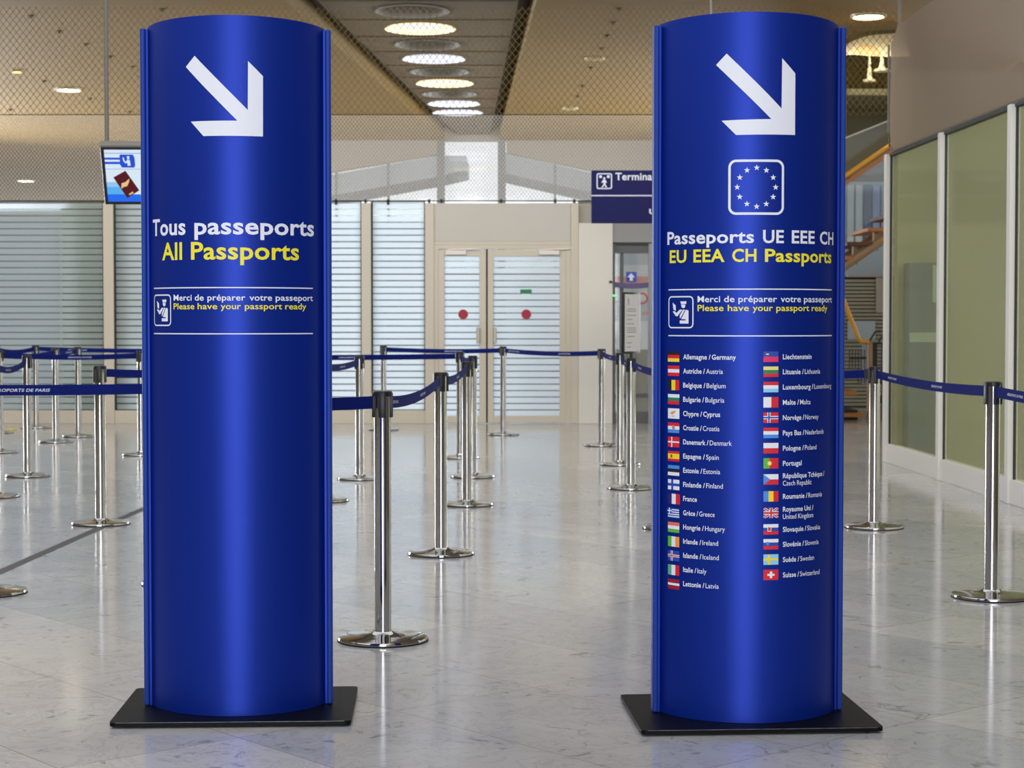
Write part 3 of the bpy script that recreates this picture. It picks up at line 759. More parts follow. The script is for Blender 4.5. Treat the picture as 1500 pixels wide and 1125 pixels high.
m = MB(); m.bar((wx(1230, gy), -.1, wz(205, gy)), (wx(1330, gy), -.1, wz(165, gy)), .02, .02); m.build('top_edge', 'alu', gl)
for px, pt in ((1234, 203), (1300, 177)):
    m = MB(); m.box(wx(px, gy) - .02, wx(px, gy) + .02, -.09, .0, wz(pt, gy) - .02, wz(138, gy) + .05); m.build('hanger', 'steel_grey', gl)
    m = MB(); m.box(wx(px, gy) - .03, wx(px, gy) + .03, -.09, .01, wz(134, gy) - .01, wz(134, gy) + .03); m.build('bracket', 'steel_grey', gl)
# curved white reflector under its downlight, and two pendant stems
ry = 24.1
def rx(px): return wx(px, ry)
def rz_(py): return wz(py, ry)
ref = empty('lamp_reflector', (0, ry, 0)); tag(ref, 'curved white lamp reflector under the bright downlight on the right', 'lamp reflector')
up = [(1226, 68), (1240, 61), (1252, 55), (1264, 50), (1278, 46), (1294, 44), (1312, 43), (1330, 43)]
dn = [(1226, 86), (1240, 80), (1252, 80), (1264, 81), (1278, 82), (1294, 83), (1312, 83), (1330, 83)]
m = MB()
for k in range(7):
    a0, a1, b0, b1 = up[k], up[k + 1], dn[k], dn[k + 1]
    q4 = [(rx(a0[0]), .35, rz_(a0[1])), (rx(a1[0]), .35, rz_(a1[1])), (rx(b1[0]), 0, rz_(b1[1])), (rx(b0[0]), 0, rz_(b0[1]))]
    m.faces(q4 + [(x_, y_ + .03, z_) for x_, y_, z_ in q4], [(0, 1, 2, 3), (7, 6, 5, 4), (0, 4, 5, 1), (2, 6, 7, 3), (0, 3, 7, 4), (1, 2, 6, 5)])
m.build('shell', 'lamp_white', ref)
m = MB()
for k in range(2, 7):
    a0, a1 = up[k], up[k + 1]; h0, h1 = (0 if k == 2 else 9 - k * .4), 9 - (k + 1) * .4
    q4 = [(rx(a0[0]), .36, rz_(a0[1])), (rx(a1[0]), .36, rz_(a1[1])), (rx(a1[0]), .40, rz_(a1[1] - h1)), (rx(a0[0]), .40, rz_(a0[1] - h0))]
    m.faces(q4 + [(x_, y_ + .02, z_) for x_, y_, z_ in q4], [(0, 1, 2, 3), (7, 6, 5, 4), (0, 4, 5, 1), (2, 6, 7, 3), (0, 3, 7, 4), (1, 2, 6, 5)])
m.build('dark_rim', 'soffit', ref)
m = MB(); ar = [(1250, 79.5)] + [(1269 - 19 * math.cos(math.pi * k / 12), 79.5 - 18 * math.sin(math.pi * k / 12)) for k in range(1, 12)] + [(1288, 80.5)]
m.face([(rx(a_), .35 * (82 - b_) / 36 - .012, rz_(b_)) for a_, b_ in ar]); m.build('arch_opening', 'lamp_arch', ref)
for px, pt, pb, r, lab in ((1271, 84, 120, .085, 'left and lower white pendant stem with a flared foot'), (1289, 80, 105, .11, 'right and higher white pendant stem with a flared foot')):
    root = empty('pendant_lamp', (rx(px), ry - .018, rz_(pb))); tag(root, lab, 'pendant lamp')
    h = rz_(pt) - rz_(pb)
    m = MB(); m.lathe([(r, 0), (r * .95, .025), (r * .4, .045), (.03, .09), (.022, .18)], 20); m.build('flared_foot', 'lamp_white', root)
    m = MB(); m.lathe([(.016, .18), (.016, h * .72), (.024, h * .73), (.024, h * .77), (.014, h * .78), (.014, rz_(80) - rz_(pb))], 12); m.build('stem', 'lamp_white', root)
sl_ = bpy.data.lights.new('downlight_glow', 'SPOT'); sl_.energy = 40; sl_.spot_size = 2.7; sl_.spot_blend = .6; sl_.color = (1, .88, .62); sl_.shadow_soft_size = .15
p = ground(1272, 22, CEIL); so = bpy.data.objects.new('downlight_glow', sl_); COL.objects.link(so); so.location = (p.x, p.y, CEIL - .06)

# ================================================================== TOTEMS
def make_totem(px_c, py_edge, hw, yaw, height):
    base = ground(px_c, py_edge, 0.02); sag = 0.20; R = (hw - .02) ** 2 / (2 * sag) + sag / 2
    hw_b = hw - .02; tmax = math.asin(hw_b / R)
    root = empty('sign_totem', (base.x, base.y, 0), yaw)
    top = height
    def surf(u, z, lift=.0009):
        t = u / R
        return ((R + lift) * math.sin(t), (R - sag) - (R + lift) * math.cos(t), z)
    inv = Matrix.Rotation(-yaw, 3, 'Z')
    def uz(px, py):
        o = inv @ (Vector((0, 0, CAM_Z)) - Vector((base.x, base.y, 0))); d = inv @ ray(px, py)
        cy = R - sag; oy = o.y - cy
        A_ = d.x ** 2 + d.y ** 2; B_ = 2 * (o.x * d.x + oy * d.y); C_ = o.x ** 2 + oy ** 2 - R * R
        t = (-B_ - math.sqrt(max(0, B_ * B_ - 4 * A_ * C_))) / (2 * A_); p = o + d * t
        return (R * math.atan2(p.x, -(p.y - cy)), p.z)
    # body: lens-shaped column
    m = MB(); N = 40; loops = []
    for zz, crown in ((0.0205, 0), (.5, 0), (1.0, 0), (1.5, 0), (2.0, 0), (top, .011), (top + .0005, .011)):
        ins = .006 if zz > top else 0
        lp = []
        for sgn in (-1, 1):
            for k in range(N + 1 if sgn < 0 else N - 1):
                t = -tmax + 2 * tmax * ((k if sgn < 0 else k + 1) / N)
                if sgn > 0: t = -t
                x = (R - ins) * math.sin(t); y = sgn * -((R - sag) - (R - ins) * math.cos(t)) * -1
                y = ((R - sag) - (R - ins) * math.cos(t)) * (1 if sgn < 0 else -1)
                lp.append(m.bm.verts.new((x, y, zz + crown * (1 - (t / tmax) ** 2))))
        loops.append(lp)
    n_ = len(loops[0])
    for a_, b_ in zip(loops, loops[1:]):
        for k in range(n_):
            f = m.bm.faces.new((a_[k], a_[(k + 1) % n_], b_[(k + 1) % n_], b_[k])); f.smooth = True
    cb = m.bm.verts.new((0, 0, .0205)); ct = m.bm.verts.new((0, 0, top + .005))
    for k in range(n_):
        m.bm.faces.new((loops[0][(k + 1) % n_], loops[0][k], cb)); m.bm.faces.new((loops[-1][k], loops[-1][(k + 1) % n_], ct))
    m.build('body', 'blue', root)
    for sgn in (-1, 1):
        m = MB(); xa, xb = sorted((sgn * (hw_b + .003), sgn * hw)); m.box(xa, xb, -.024, .024, .0205, top - .004, .005)
        xa, xb = sorted((sgn * (hw_b - .004), sgn * (hw_b + .004))); m.mi = 1; m.box(xa, xb, -.012, .012, .0205, top - .006)
        m.build('edge_profile', ['blue_edge', 'blue'], root)
    m = MB(); pl = rrect(-.377, .377, -.275, .275, .018, n=4)
    m.prism(pl, lambda a_, b_, t: (a_, b_, t), .007, .0195); m.build('base_plate', 'black_steel', root)
    # worn bright line along the front upper edge of the plate
    m = MB(); m.box(-.357, .357, -.2756, -.2745, .0178, .0197)
    m.build('scuffed_edge', 'scuff', root)
    for fx in (-.32, .32):
        for fy in (-.22, .22):
            m = MB(); m.lathe([(.03, 0), (.03, .0075)], 16, (fx, fy, 0)); m.build('foot', 'rubber', root)
    return root, surf, uz
DU = .012
def px_line(uz, px, py): return uz(px, py)
def band(A, uz, x0, x1, y, th=.0035, mi=0):
    u0, z = uz(x0, y); u1, _ = uz(x1, y); A.rect(u0, u1, z - th / 2, z + th / 2, mi)
def line_text(A, uz, body, x0, x1, yb, cap_px, bold, mi=0, xb=None):
    u0, z0 = uz(x0, yb); u1 = uz(x1, yb)[0]; _, zc = uz(x0, yb - cap_px); A.text(body, u0, u1, z0, zc - z0, bold, mi)
def word_parts(uz, surf, items, yb, cap_px, bold, name, m, root, lab=None):
    """each word of a line a part of its own, between its two ends"""
    z0 = uz(*[(items[0][1]), yb])[1]; zc = uz(items[0][1], yb - cap_px)[1]
    for w_, a_, b_ in items:
        A = Art(); A.text(w_, uz(a_, yb)[0], uz(b_, yb)[0], z0, zc - z0, bold)
        o = A.lay(surf, name, m, root, DU)
        if lab: o['label'] = lab
def line_words(A, uz, items, yb, cap_px, bold):
    z0 = uz(items[0][1], yb)[1]; zc = uz(items[0][1], yb - cap_px)[1]
    for w_, a_, b_ in items: A.text(w_, uz(a_, yb)[0], uz(b_, yb)[0], z0, zc - z0, bold)
def officer(A, uz, ox, oy, sx, sy, box):
    """pictogram: an officer with a cap raising a document; local art drawn in a 182 x 235 box"""
    def q(x, y): return uz(ox + x * sx, oy + y * sy)
    u0, z1 = q(0, 0); u1, z0 = q(182, 235); th = .0042
    A.ring(rrect(u0, u1, z0, z1, .014), rrect(u0 + th, u1 - th, z0 + th, z1 - th, .010))
    P = lambda *pts: A.poly([q(*p) for p in pts])
    P((86, 38), (130, 36), (130, 56), (92, 59))                                   # cap
    P((92, 62), (122, 61), (122, 76), (115, 86), (101, 86), (94, 76))             # face
    P((30, 46), (52, 66), (54, 106), (36, 98))                                    # raised document
    P((30, 112), (44, 108), (58, 122), (82, 98), (102, 98), (66, 146), (54, 146)) # arm
    P((106, 98), (120, 98), (88, 160), (82, 160), (82, 140))                      # chest left of the strap
    P((126, 98), (146, 104), (146, 200), (82, 200), (82, 177), (124, 177), (124, 168), (92, 168))

ARROW_R = [(460, 195), (782, 518), (786, 222), (863, 312), (861, 674), (515, 674), (430, 590), (722, 580), (398, 262)]
ARROW_R = [(950 + x / 4.017, 30 + y / 4.017) for x, y in ARROW_R]
ARROW_L = [(823, 236), (1047, 465), (1048, 258), (1111, 322), (1111, 577), (860, 575), (807, 514), (1003, 510), (786, 283)]
ARROW_L = [(x / 2.885, y / 2.885) for x, y in ARROW_L]

# --- left totem
tl, sfl, uzl = make_totem(350.5, 1030.5, .306, math.radians(2.5), 2.221)
tag(tl, 'blue totem sign for all passports, left of the two, on a black base plate', 'sign')
A = Art(); A.poly([uzl(*p) for p in ARROW_L]); A.lay(sfl, 'arrow', 'white_vinyl', tl, DU)
word_parts(uzl, sfl, [('Tous', 224.4, 272), ('passeports', 285, 459.5)], 345.6, 23.0, .022, 'title_word', 'white_vinyl', tl)
word_parts(uzl, sfl, [('All', 238, 267), ('Passports', 280, 437.7)], 380.8, 24.2, .02, 'subtitle_word', 'yellow_vinyl', tl, 'yellow English word')
A = Art(); band(A, uzl, 226, 458, 422.4); A.lay(sfl, 'rule_line', 'white_vinyl', tl, DU)
A = Art(); band(A, uzl, 226, 458, 488.6); A.lay(sfl, 'rule_line', 'white_vinyl', tl, DU)
A = Art(); line_words(A, uzl, [('Merci', 254.6, 281), ('de', 285.4, 298.6), ('préparer', 304, 359.4), ('votre', 365.4, 398.4), ('passeport', 403.6, 458)], 440.4, 8.6, .012); A.lay(sfl, 'notice_lettering', 'white_vinyl', tl, DU)
A = Art(); line_words(A, uzl, [('Please', 254.6, 285), ('have', 289.6, 318.4), ('your', 323.4, 353), ('passport', 358.6, 413), ('ready', 417.6, 448.4)], 453, 8.6, .012); A.lay(sfl, 'notice_lettering', 'yellow_vinyl', tl, DU)['label'] = 'yellow English notice'
A = Art(); officer(A, uzl, 226.2, 431.6, 24.8 / 182, 46.0 / 235, None); A.lay(sfl, 'pictogram', 'white_vinyl', tl, DU)

# --- right totem
tr_, sfr, uzr = make_totem(1093.5, 1040, .308, math.radians(3.5), 2.214)
tag(tr_, 'blue totem sign with star ring and flag list, right of the two', 'sign')
A = Art(); A.poly([uzr(*p) for p in ARROW_R]); A.lay(sfr, 'arrow', 'white_vinyl', tr_, DU)
A = Art(); u0, z1 = uzr(1067, 234); u1, z0 = uzr(1148, 315); th = .0075
A.ring(rrect(u0, u1, z0, z1, .024, n=8), rrect(u0 + th, u1 - th, z0 + th, z1 - th, .017, n=8))
uc, zc = (u0 + u1) / 2, (z0 + z1) / 2; rr = .0598
for k in range(12): A.poly(star(uc + rr * math.sin(math.pi * k / 6), zc + rr * math.cos(math.pi * k / 6), .0098))
A.lay(sfr, 'star_emblem', 'white_vinyl', tr_, DU)
word_parts(uzr, sfr, [('Passeports', 978, 1104.4), ('UE', 1117.6, 1148), ('EEE', 1159.6, 1193), ('CH', 1200.6, 1220.2)], 358.2, 17.6, .022, 'title_word', 'white_vinyl', tr_)
word_parts(uzr, sfr, [('EU', 981.4, 1005.6), ('EEA', 1016, 1061.4), ('CH', 1072.6, 1108), ('Passports', 1120.4, 1217.2)], 385.0, 17.6, .022, 'subtitle_word', 'yellow_vinyl', tr_, 'yellow English word')
A = Art(); band(A, uzr, 979.5, 1218, 424.6); A.lay(sfr, 'rule_line', 'white_vinyl', tr_, DU)
A = Art(); band(A, uzr, 979.5, 1218, 491.6); A.lay(sfr, 'rule_line', 'white_vinyl', tr_, DU)
A = Art(); line_words(A, uzr, [('Merci', 1022, 1055), ('de', 1060.6, 1076), ('préparer', 1081.6, 1138), ('votre', 1143.4, 1173), ('passeport', 1177.4, 1218)], 442.6, 8.8, .012); A.lay(sfr, 'notice_lettering', 'white_vinyl', tr_, DU)
A = Art(); line_words(A, uzr, [('Please', 1022, 1060), ('have', 1066, 1097), ('your', 1102.4, 1132), ('passport', 1137, 1185), ('ready', 1188.6, 1211.4)], 455.6, 8.8, .012); A.lay(sfr, 'notice_lettering', 'yellow_vinyl', tr_, DU)['label'] = 'yellow English notice'
A = Art(); officer(A, uzr, 979.6, 434, 36.4 / 182, 47.0 / 235, None); A.lay(sfr, 'pictogram', 'white_vinyl', tr_, DU)

# --- flags: rectangles and simple figures in a 0..1 x 0..1 field, colours by name
FC = {'k': rgb(20, 20, 22), 'r': rgb(214, 28, 44), 'y': rgb(244, 214, 40), 'w': rgb(232, 233, 242), 'g': rgb(30, 130, 90), 'b': rgb(30, 70, 170), 's': rgb(70, 140, 225),
      'o': rgb(244, 150, 60), 'n': rgb(40, 20, 110), 'm': rgb(150, 20, 40), 'l': rgb(90, 180, 60), 'p': rgb(228, 40, 100), 'c': rgb(140, 205, 245), 't': rgb(90, 170, 140), 'e': rgb(235, 220, 120), 'x': rgb(140, 150, 150), 'q': rgb(236, 110, 80)}
FM = {}
def fmat(c):
    if c not in FM: FM[c] = mat('flag print ' + c, FC[c], .5)
    return FM[c]
def H3(a, b, c): return [(0, 1, 2 / 3, 1, a), (0, 1, 1 / 3, 2 / 3, b), (0, 1, 0, 1 / 3, c)]
def V3(a, b, c): return [(0, 1 / 3, 0, 1, a), (1 / 3, 2 / 3, 0, 1, b), (2 / 3, 1, 0, 1, c)]
def cross(bg, outer, inner=None, wo=.22, wi=.1, cx=.36):
    L = [(0, 1, 0, 1, bg)]; ax = .68
    L += [(0, 1, .5 - wo / 2, .5 + wo / 2, outer), (cx - wo * ax / 2, cx + wo * ax / 2, 0, 1, outer)]
    if inner: L += [(0, 1, .5 - wi / 2, .5 + wi / 2, inner), (cx - wi * ax / 2, cx + wi * ax / 2, 0, 1, inner)]
    return L
UKP = [(0, 1, 0, 1, 'b'), ('p', [(0, 0), (.14, 0), (1, .86), (1, 1), (.86, 1), (0, .14)], 'w'), ('p', [(0, 1), (0, .86), (.86, 0), (1, 0), (1, .14), (.14, 1)], 'w'),
       ('p', [(0, 0), (.07, 0), (1, .93), (1, 1), (.93, 1), (0, .07)], 'r'), ('p', [(0, 1), (0, .93), (.93, 0), (1, 0), (1, .07), (.07, 1)], 'r'),
       (0, 1, .34, .66, 'w'), (.4, .6, 0, 1, 'w'), (0, 1, .41, .59, 'r'), (.44, .56, 0, 1, 'r')]
GR = [(0, 1, k / 9, (k + 1) / 9, 's' if k % 2 == 0 else 'w') for k in range(9)] + [(0, .38, 4 / 9, 1, 's'), (0, .38, .66, .78, 'w'), (.15, .23, 4 / 9, 1, 'w')]
GR = [(a_, b_, c_, d_, ('b' if e_ == 's' else e_)) for a_, b_, c_, d_, e_ in GR]
LEFT = [('Allemagne /', 'Germany', 1, 1078, H3('k', 'r', 'y')), ('Autriche /', 'Austria', 0, 1059, H3('r', 'w', 'r')), ('Belgique /', 'Belgium', 0, 1063, V3('k', 'y', 'r')),
        ('Bulgarie /', 'Bulgaria', 0, 1061, H3('w', 'g', 'r')), ('Chypre /', 'Cyprus', 1, 1055, [(0, 1, 0, 1, 'w'), ('p', [(.2, .55), (.4, .7), (.75, .8), (.6, .55), (.45, .42), (.3, .45)], 'o'), (.35, .6, .22, .28, 'x')]),
        ('Croatie /', 'Croatia', 0, 1054, H3('r', 'w', 's') + [(.4, .62, .35, .75, 'q'), (.45, .57, .4, .7, 'x')]), ('Danemark /', 'Denmark', 0, 1072, cross('r', 'w', wo=.14)),
        ('Espagne /', 'Spain', 0, 1053, [(0, 1, 0, 1, 'r'), (0, 1, .25, .75, 'y'), (.25, .4, .36, .66, 'm')]), ('Estonie /', 'Estonia', 0, 1055, H3('s', 'k', 'w')),
        ('Finlande /', 'Finland', 0, 1059, cross('w', 'b', wo=.26, cx=.4)), ('France', None, 1, 1021, V3('n', 'w', 'r')), ('Grèce /', 'Greece', 0, 1047, GR),
        ('Hongrie /', 'Hungary', 0, 1062, H3('q', 'w', 'l')), ('Irlande /', 'Ireland', 0, 1052, V3('l', 'w', 'o')), ('Islande /', 'Iceland', 0, 1053, cross('b', 'w', 'r', .24, .1)),
        ('Italie /', 'Italy', 0, 1035, V3('t', 'w', 'r')), ('Lettonie /', 'Latvia', 0, 1053, [(0, 1, 0, 1, 'm'), (0, 1, .4, .62, 'w')])]
RIGHT = [('Liechtenstein', None, 1, 1188.5, 522.6, [(0, 1, .5, 1, 'b'), (0, 1, 0, .5, 'p'), (.17, .36, .68, .8, 'e')]), ('Lituanie /', 'Lithuania', 0, 1201, 544.6, H3('e', 'g', 'r')),
         ('Luxembourg /', 'Luxembourg', 0, 1217, 567, H3('r', 'w', 'c')), ('Malte /', 'Malta', 0, 1187, 589.4, [(0, .52, 0, 1, 'w'), (.52, 1, 0, 1, 'r')]),
         ('Norvège /', 'Norway', 0, 1198.6, 611.8, cross('r', 'w', 'b', .3, .14)), ('Pays Bas /', 'Nederlands', 0, 1206, 634.2, H3('r', 'w', 's')), ('Pologne /', 'Poland', 0, 1195.6, 656.6, [(0, 1, .5, 1, 'w'), (0, 1, 0, .5, 'r')]),
         ('Portugal', None, 1, 1174, 678.8, [(0, .4, 0, 1, 'l'), (.4, 1, 0, 1, 'r'), ('d', .4, .5, .15, .22, 'y'), ('d', .4, .5, .07, .1, 'w')]),
         ('République Tchèque /', 'Czech Republic', 2, 1207, 702.4, [(0, 1, .5, 1, 'w'), (0, 1, 0, .5, 'r'), ('p', [(0, 0), (.45, .5), (0, 1)], 's')]), ('Roumanie /', 'Romania', 0, 1203.6, 727.2, V3('s', 'y', 'r')),
         ('Royaume Uni /', 'United Kingdom', 2, 1191, 751.4, UKP), ('Slovaquie /', 'Slovakia', 0, 1201, 775.6, H3('w', 'b', 'r') + [(.26, .52, .3, .75, 'w'), (.3, .48, .36, .7, 'r')]),
         ('Slovénie /', 'Slovenia', 0, 1198.6, 797.4, H3('w', 'b', 'r') + [('p', [(.2, .72), (.36, .72), (.36, .5), (.28, .38), (.2, .5)], 's')]), ('Suède /', 'Sweden', 0, 1192, 819.8, cross('c', 'y', wo=.22)),
         ('Suisse /', 'Switzerland', 0, 1200, 842.2, [(0, 1, 0, 1, 'r'), (.26, .74, .4, .6, 'w'), (.42, .58, .18, .82, 'w')])]
def flag(design, x0, x1, yc, name, hz):
    u0, z = uzr(x0, yc); u1, _ = uzr(x1, yc); z0, z1 = z - hz / 2, z + hz / 2
    cols = []; mb = MB()
    for k, it in enumerate(design):
        cc = it[-1]
        if cc not in cols: cols.append(cc)
        A = Art()
        if it[0] == 'p': A.poly([(u0 + (u1 - u0) * p_[0], z0 + (z1 - z0) * p_[1]) for p_ in it[1]])
        elif it[0] == 'd': A.disc(u0 + (u1 - u0) * it[1], z0 + (z1 - z0) * it[2], (u1 - u0) * it[3], 14, 0, (z1 - z0) * it[4])
        else: A.rect(u0 + (u1 - u0) * it[0], u0 + (u1 - u0) * it[1], z0 + (z1 - z0) * it[2], z0 + (z1 - z0) * it[3])
        A.cut(.008)
        # each layer of print a hair above the last
        mb.mi = cols.index(cc)
        for f in A.bm.faces: mb.face([sfr(v.co.x, v.co.y, .0008 + .0002 * k) for v in f.verts])
        A.bm.free()
    o = mb.build('flag', [fmat(c_) for c_ in cols], tr_, recalc=False)
    o['label'] = 'flag of ' + name
BOLD, REG = .017, .002
for k, (fr, en, bold, xe, des) in enumerate(LEFT):
    yc = 522.2 + 20.76 * k
    flag(des, 978.8, 995.4 if fr != 'France' else 996.4, yc, en or fr, .0325)
    u0, z = uzr(1001, yc + .4); u1, _ = uzr(xe, yc + .4); A = Art(); cap = .0150
    A.runs([(fr, BOLD)] + ([(en, BOLD if bold else REG)] if en else []), u0, u1, z - cap / 2, cap); A.lay(sfr, 'country_name', 'white_vinyl', tr_, DU)
for k, (fr, en, bold, xe, yc, des) in enumerate(RIGHT):
    flag(des, 1118.2, 1140, yc, en or fr, .0325)
    u0, z = uzr(1146.6, yc); u1, _ = uzr(xe, yc); A = Art(); cap = .0150
    if bold == 2:
        A.runs([(fr, BOLD)], u0, u1, z + .004, cap); u2, _ = uzr(1188.5 if k == 8 else 1191, yc); A.runs([(en, REG)], u0, u2, z - cap - .004, cap)
    else:
        A.runs([(fr, BOLD)] + ([(en, BOLD if bold else REG)] if en else []), u0, u1, z - cap / 2, cap)
    A.lay(sfr, 'country_name', 'white_vinyl', tr_, DU)

# ================================================================== BELT POSTS
HP = 0.997
proto = empty('belt_post')
m = MB(); m.lathe([(.180, .004), (.181, .010), (.178, .017), (.165, .0195), (.10, .0245), (.06, .029), (.046, .034), (.040, .040)], 56, capb=True); m.build('base', 'chrome', proto)
m = MB(); m.lathe([(.182, 0), (.182, .006), (.176, .007)], 56); m.build('rubber_ring', 'rubber', proto)
m = MB(); m.lathe([(.0335, .040), (.0335, .985)], 32); m.build('pole', 'chrome', proto)
m = MB(); m.lathe([(.034, HP - .022), (.0385, HP - .02), (.0385, HP - .003), (.036, HP)], 28)
for k in range(4):
    t = k * math.pi / 2; ct, st_ = math.cos(t), math.sin(t)
    def fn(x, y, z, ct=ct, st_=st_): return (x * ct - y * st_, x * st_ + y * ct, z)
    m.box(.026, .0415, -.013, .013, HP - .105, HP - .006, .003, fn)
m.build('belt_head', 'black_plastic', proto)

POSTS = [  # key, base centre in the photo, label
 ('A', 561, 938, 'nearest chrome belt post, just right of the blue totem for all passports'),
 ('B', 646, 812, 'chrome belt post second nearest in the row receding from the left totem'),
 ('C', 684, 740, 'chrome belt post third in the receding row, overlapping the post behind it'),
 ('C2', 692.5, 699, 'chrome belt post fourth in the receding row, half hidden by the third'),
 ('D', 674, 671, 'chrome belt post ending the receding row, bright blue belt on its left'),
 ('E', 737, 637, 'chrome belt post in front of the glass double door'),
 ('F', 562, 630, 'chrome belt post in front of the narrow striped bay left of the door'),
 ('G', 527, 702, 'chrome belt post just right of the left totem edge, under the bright blue belt'),
 ('H', 474, 734, 'chrome belt post behind the left totem with only its base edge showing on the right'),
 ('K', 330, 958, 'chrome belt post hidden close behind the left totem'),
 ('N', 352, 632, 'chrome belt post hidden far behind the left totem'),
 ('L1', 148, 768, 'chrome belt post left of the left totem, standing on the dark floor strip'),
 ('L2', 41, 698, 'chrome belt post second nearest of the left group with a belt curving left'),
 ('L3', 82, 648, 'chrome belt post left of the left totem, left one of the close middle pair'),
 ('L4', 115, 640, 'chrome belt post left of the left totem, right one of the close middle pair'),
 ('L5', 53, 627, 'farthest chrome belt post of the left group, against the striped glass'),
 ('L6', 207, 667, 'chrome belt post cut by the left edge of the left totem'),
 ('L7', 0, 663, 'chrome belt post cut in half by the left edge of the photo'),
 ('L8', -8, 728, 'chrome belt post off the left edge, its base second nearest along that edge'),
 ('L9', -18, 869, 'chrome belt post off the left edge, its base the nearest along that edge'),
 ('L10', -4, 634, 'chrome belt post off the left edge, its base beside the yellow floor strip'),
 ('L11', 263, 856, 'chrome belt post behind the left totem with a sliver of base showing on the left'),
 ('R1', 881, 653, 'chrome belt post in front of the off white wall panel'),
 ('R2', 908, 681, 'chrome belt post between the white wall panel and the notice post'),
 ('R3', 924, 716, 'chrome belt post carrying a framed notice, left of the right totem'),
 ('R6', 984, 774, 'chrome belt post behind the right totem with a sliver of base showing on the left'),
 ('R4', 1280, 773, 'chrome belt post just right of the right totem'),
 ('R5', 1452, 875, 'nearest chrome belt post on the right, before the olive glass partition'),
 ('R7', 1690, 1010, 'chrome belt post outside the right edge of the photo'),
]
POS = {}; OBJ = {}
for i, (k, px, py, lab) in enumerate(POSTS):
    o = proto if i == 0 else copy_tree(proto)
    g_ = ground(px, py); o.location = (g_.x, g_.y, 0); POS[k] = g_; OBJ[k] = o
    tag(o, lab, 'belt post', 'chrome belt posts')
for k, r_ in (('B', 20), ('C', 15), ('C2', 50), ('D', 30), ('R2', 35), ('R3', 40), ('R5', 12), ('L2', 40), ('G', 35)):
    OBJ[k].rotation_euler.z = math.radians(r_)

BW = .05
def belt(k0, k1, lab, sag=.02, texts=(), letter=.011, z_=.952):
    a_, b_ = POS[k0], POS[k1]; d_ = (b_ - a_); d_.z = 0; L = d_.length; d_.normalize()
    root = None
    cam_side = Vector((d_.y, -d_.x, 0))
    if cam_side.dot(Vector((0, 0, 0)) - (a_ + b_) / 2) < 0: cam_side = -cam_side
    s0, s1 = .0445, L - .0445
    def P(s_, h, off):
        t = (s_ - s0) / (s1 - s0); zz = z_ - sag * 4 * t * (1 - t) + h
        return a_ + d_ * s_ + cam_side * off + Vector((0, 0, zz))
    m = MB(); N = 24; prev = None
    for i in range(N + 1):
        s_ = s0 + (s1 - s0) * i / N
        cur = [m.bm.verts.new(P(s_, h, o_)) for h, o_ in ((-BW / 2, .0011), (BW / 2, .0011), (BW / 2, -.0011), (-BW / 2, -.0011))]
        if prev:
            for q in range(4):
                f = m.bm.faces.new((prev[q], prev[(q + 1) % 4], cur[(q + 1) % 4], cur[q])); f.smooth = True
        else: m.bm.faces.new(cur)
        prev = cur
    m.bm.faces.new(prev[::-1])
    bo = m.build('barrier_belt', 'belt'); tag(bo, 'navy webbing belt stretched ' + lab, 'barrier belt', 'navy barrier belts'); root = bo
    # stitched clip at the far end
    m = MB(); vs = [P(s_, h, o_) for s_ in (L - .066, L - .0443) for h in (-.03, .03) for o_ in (-.005, .005)]
    m.faces(vs, [(0, 1, 3, 2), (4, 6, 7, 5), (0, 4, 5, 1), (2, 3, 7, 6), (0, 2, 6, 4), (1, 5, 7, 3)]); m.build('belt_clip', 'black_plastic', root)
    # printed lettering, readable from the camera's side
    right = Vector((0, 0, 1)).cross(cam_side); flip = 1 if right.dot(d_) > 0 else -1
    for t_, txt, wd in texts:
        sc_ = s0 + (s1 - s0) * t_; A = Art()
        A.text(txt, -wd / 2, wd / 2, -letter / 2, letter, .022)
        for v in A.bm.verts: v.co.x += .28 * v.co.y
        A.lay(lambda u, z: P(sc_ + flip * u, z, .0019), 'belt_lettering', 'belt_print', bo)
AP = 'AÉROPORTS DE PARIS'
TX = .25
def rep(*ts): return [(t, AP, TX) for t in ts]
belt('A', 'K', 'from the nearest middle post leftwards behind the left totem', .004, rep(.8))
belt('A', 'B', 'between the nearest two posts of the receding middle row', .035, rep(.15, .62))
belt('B', 'C', 'between the second and third posts of the receding middle row', .03, rep(.6))
belt('C', 'C2', 'between the two overlapping posts of the receding middle row', .02)
belt('C2', 'D', 'between the farthest two posts of the receding middle row', .02)
belt('D', 'L6', 'bright blue, passing far behind the left totem to the receding row', .015, rep(.33))
belt('L6', 'L7', 'between the totem-edge post and the post cut by the photo edge', .02, rep(.42))
belt('G', 'H', 'from the totem-edge post, dropping left behind the left totem', .02, rep(.5))
belt('L1', 'H', 'from the dark floor strip post, rising behind the left totem', .025, rep(.3))
belt('F', 'E', 'between the posts before the striped bay and the double door', .015, rep(.6))
belt('E', 'R1', 'from the double door post to the white wall panel post', .02, rep(.1, .65))
belt('R1', 'R2', 'from the white wall panel post to the next nearer post', .02, rep(.5))
belt('R2', 'R3', 'short, ending at the post with the framed notice', .02, rep(.5))
belt('R3', 'R6', 'from the framed notice post down behind the right totem', .02, rep(.25))
belt('R6', 'R4', 'from behind the right totem to the post right of it', .012)
belt('R4', 'R5', 'across the olive glass between the two right posts', .02, rep(.18, .6))
belt('R5', 'R7', 'from the nearest right post out of the photo', .01, rep(.16))
belt('L5', 'N', 'from the farthest left post behind the left totem', .02, rep(.2))
belt('L5', 'L10', 'from the farthest left post out of the photo', .03)
belt('L2', 'L8', 'sagging in a curve out of the photo above the left bases', .05, rep(.6))
belt('L3', 'L7', 'from the close left pair to the edge-cut post', .03)
belt('L3', 'L4', 'very short, between the close pair of left posts', .01, rep(.6))
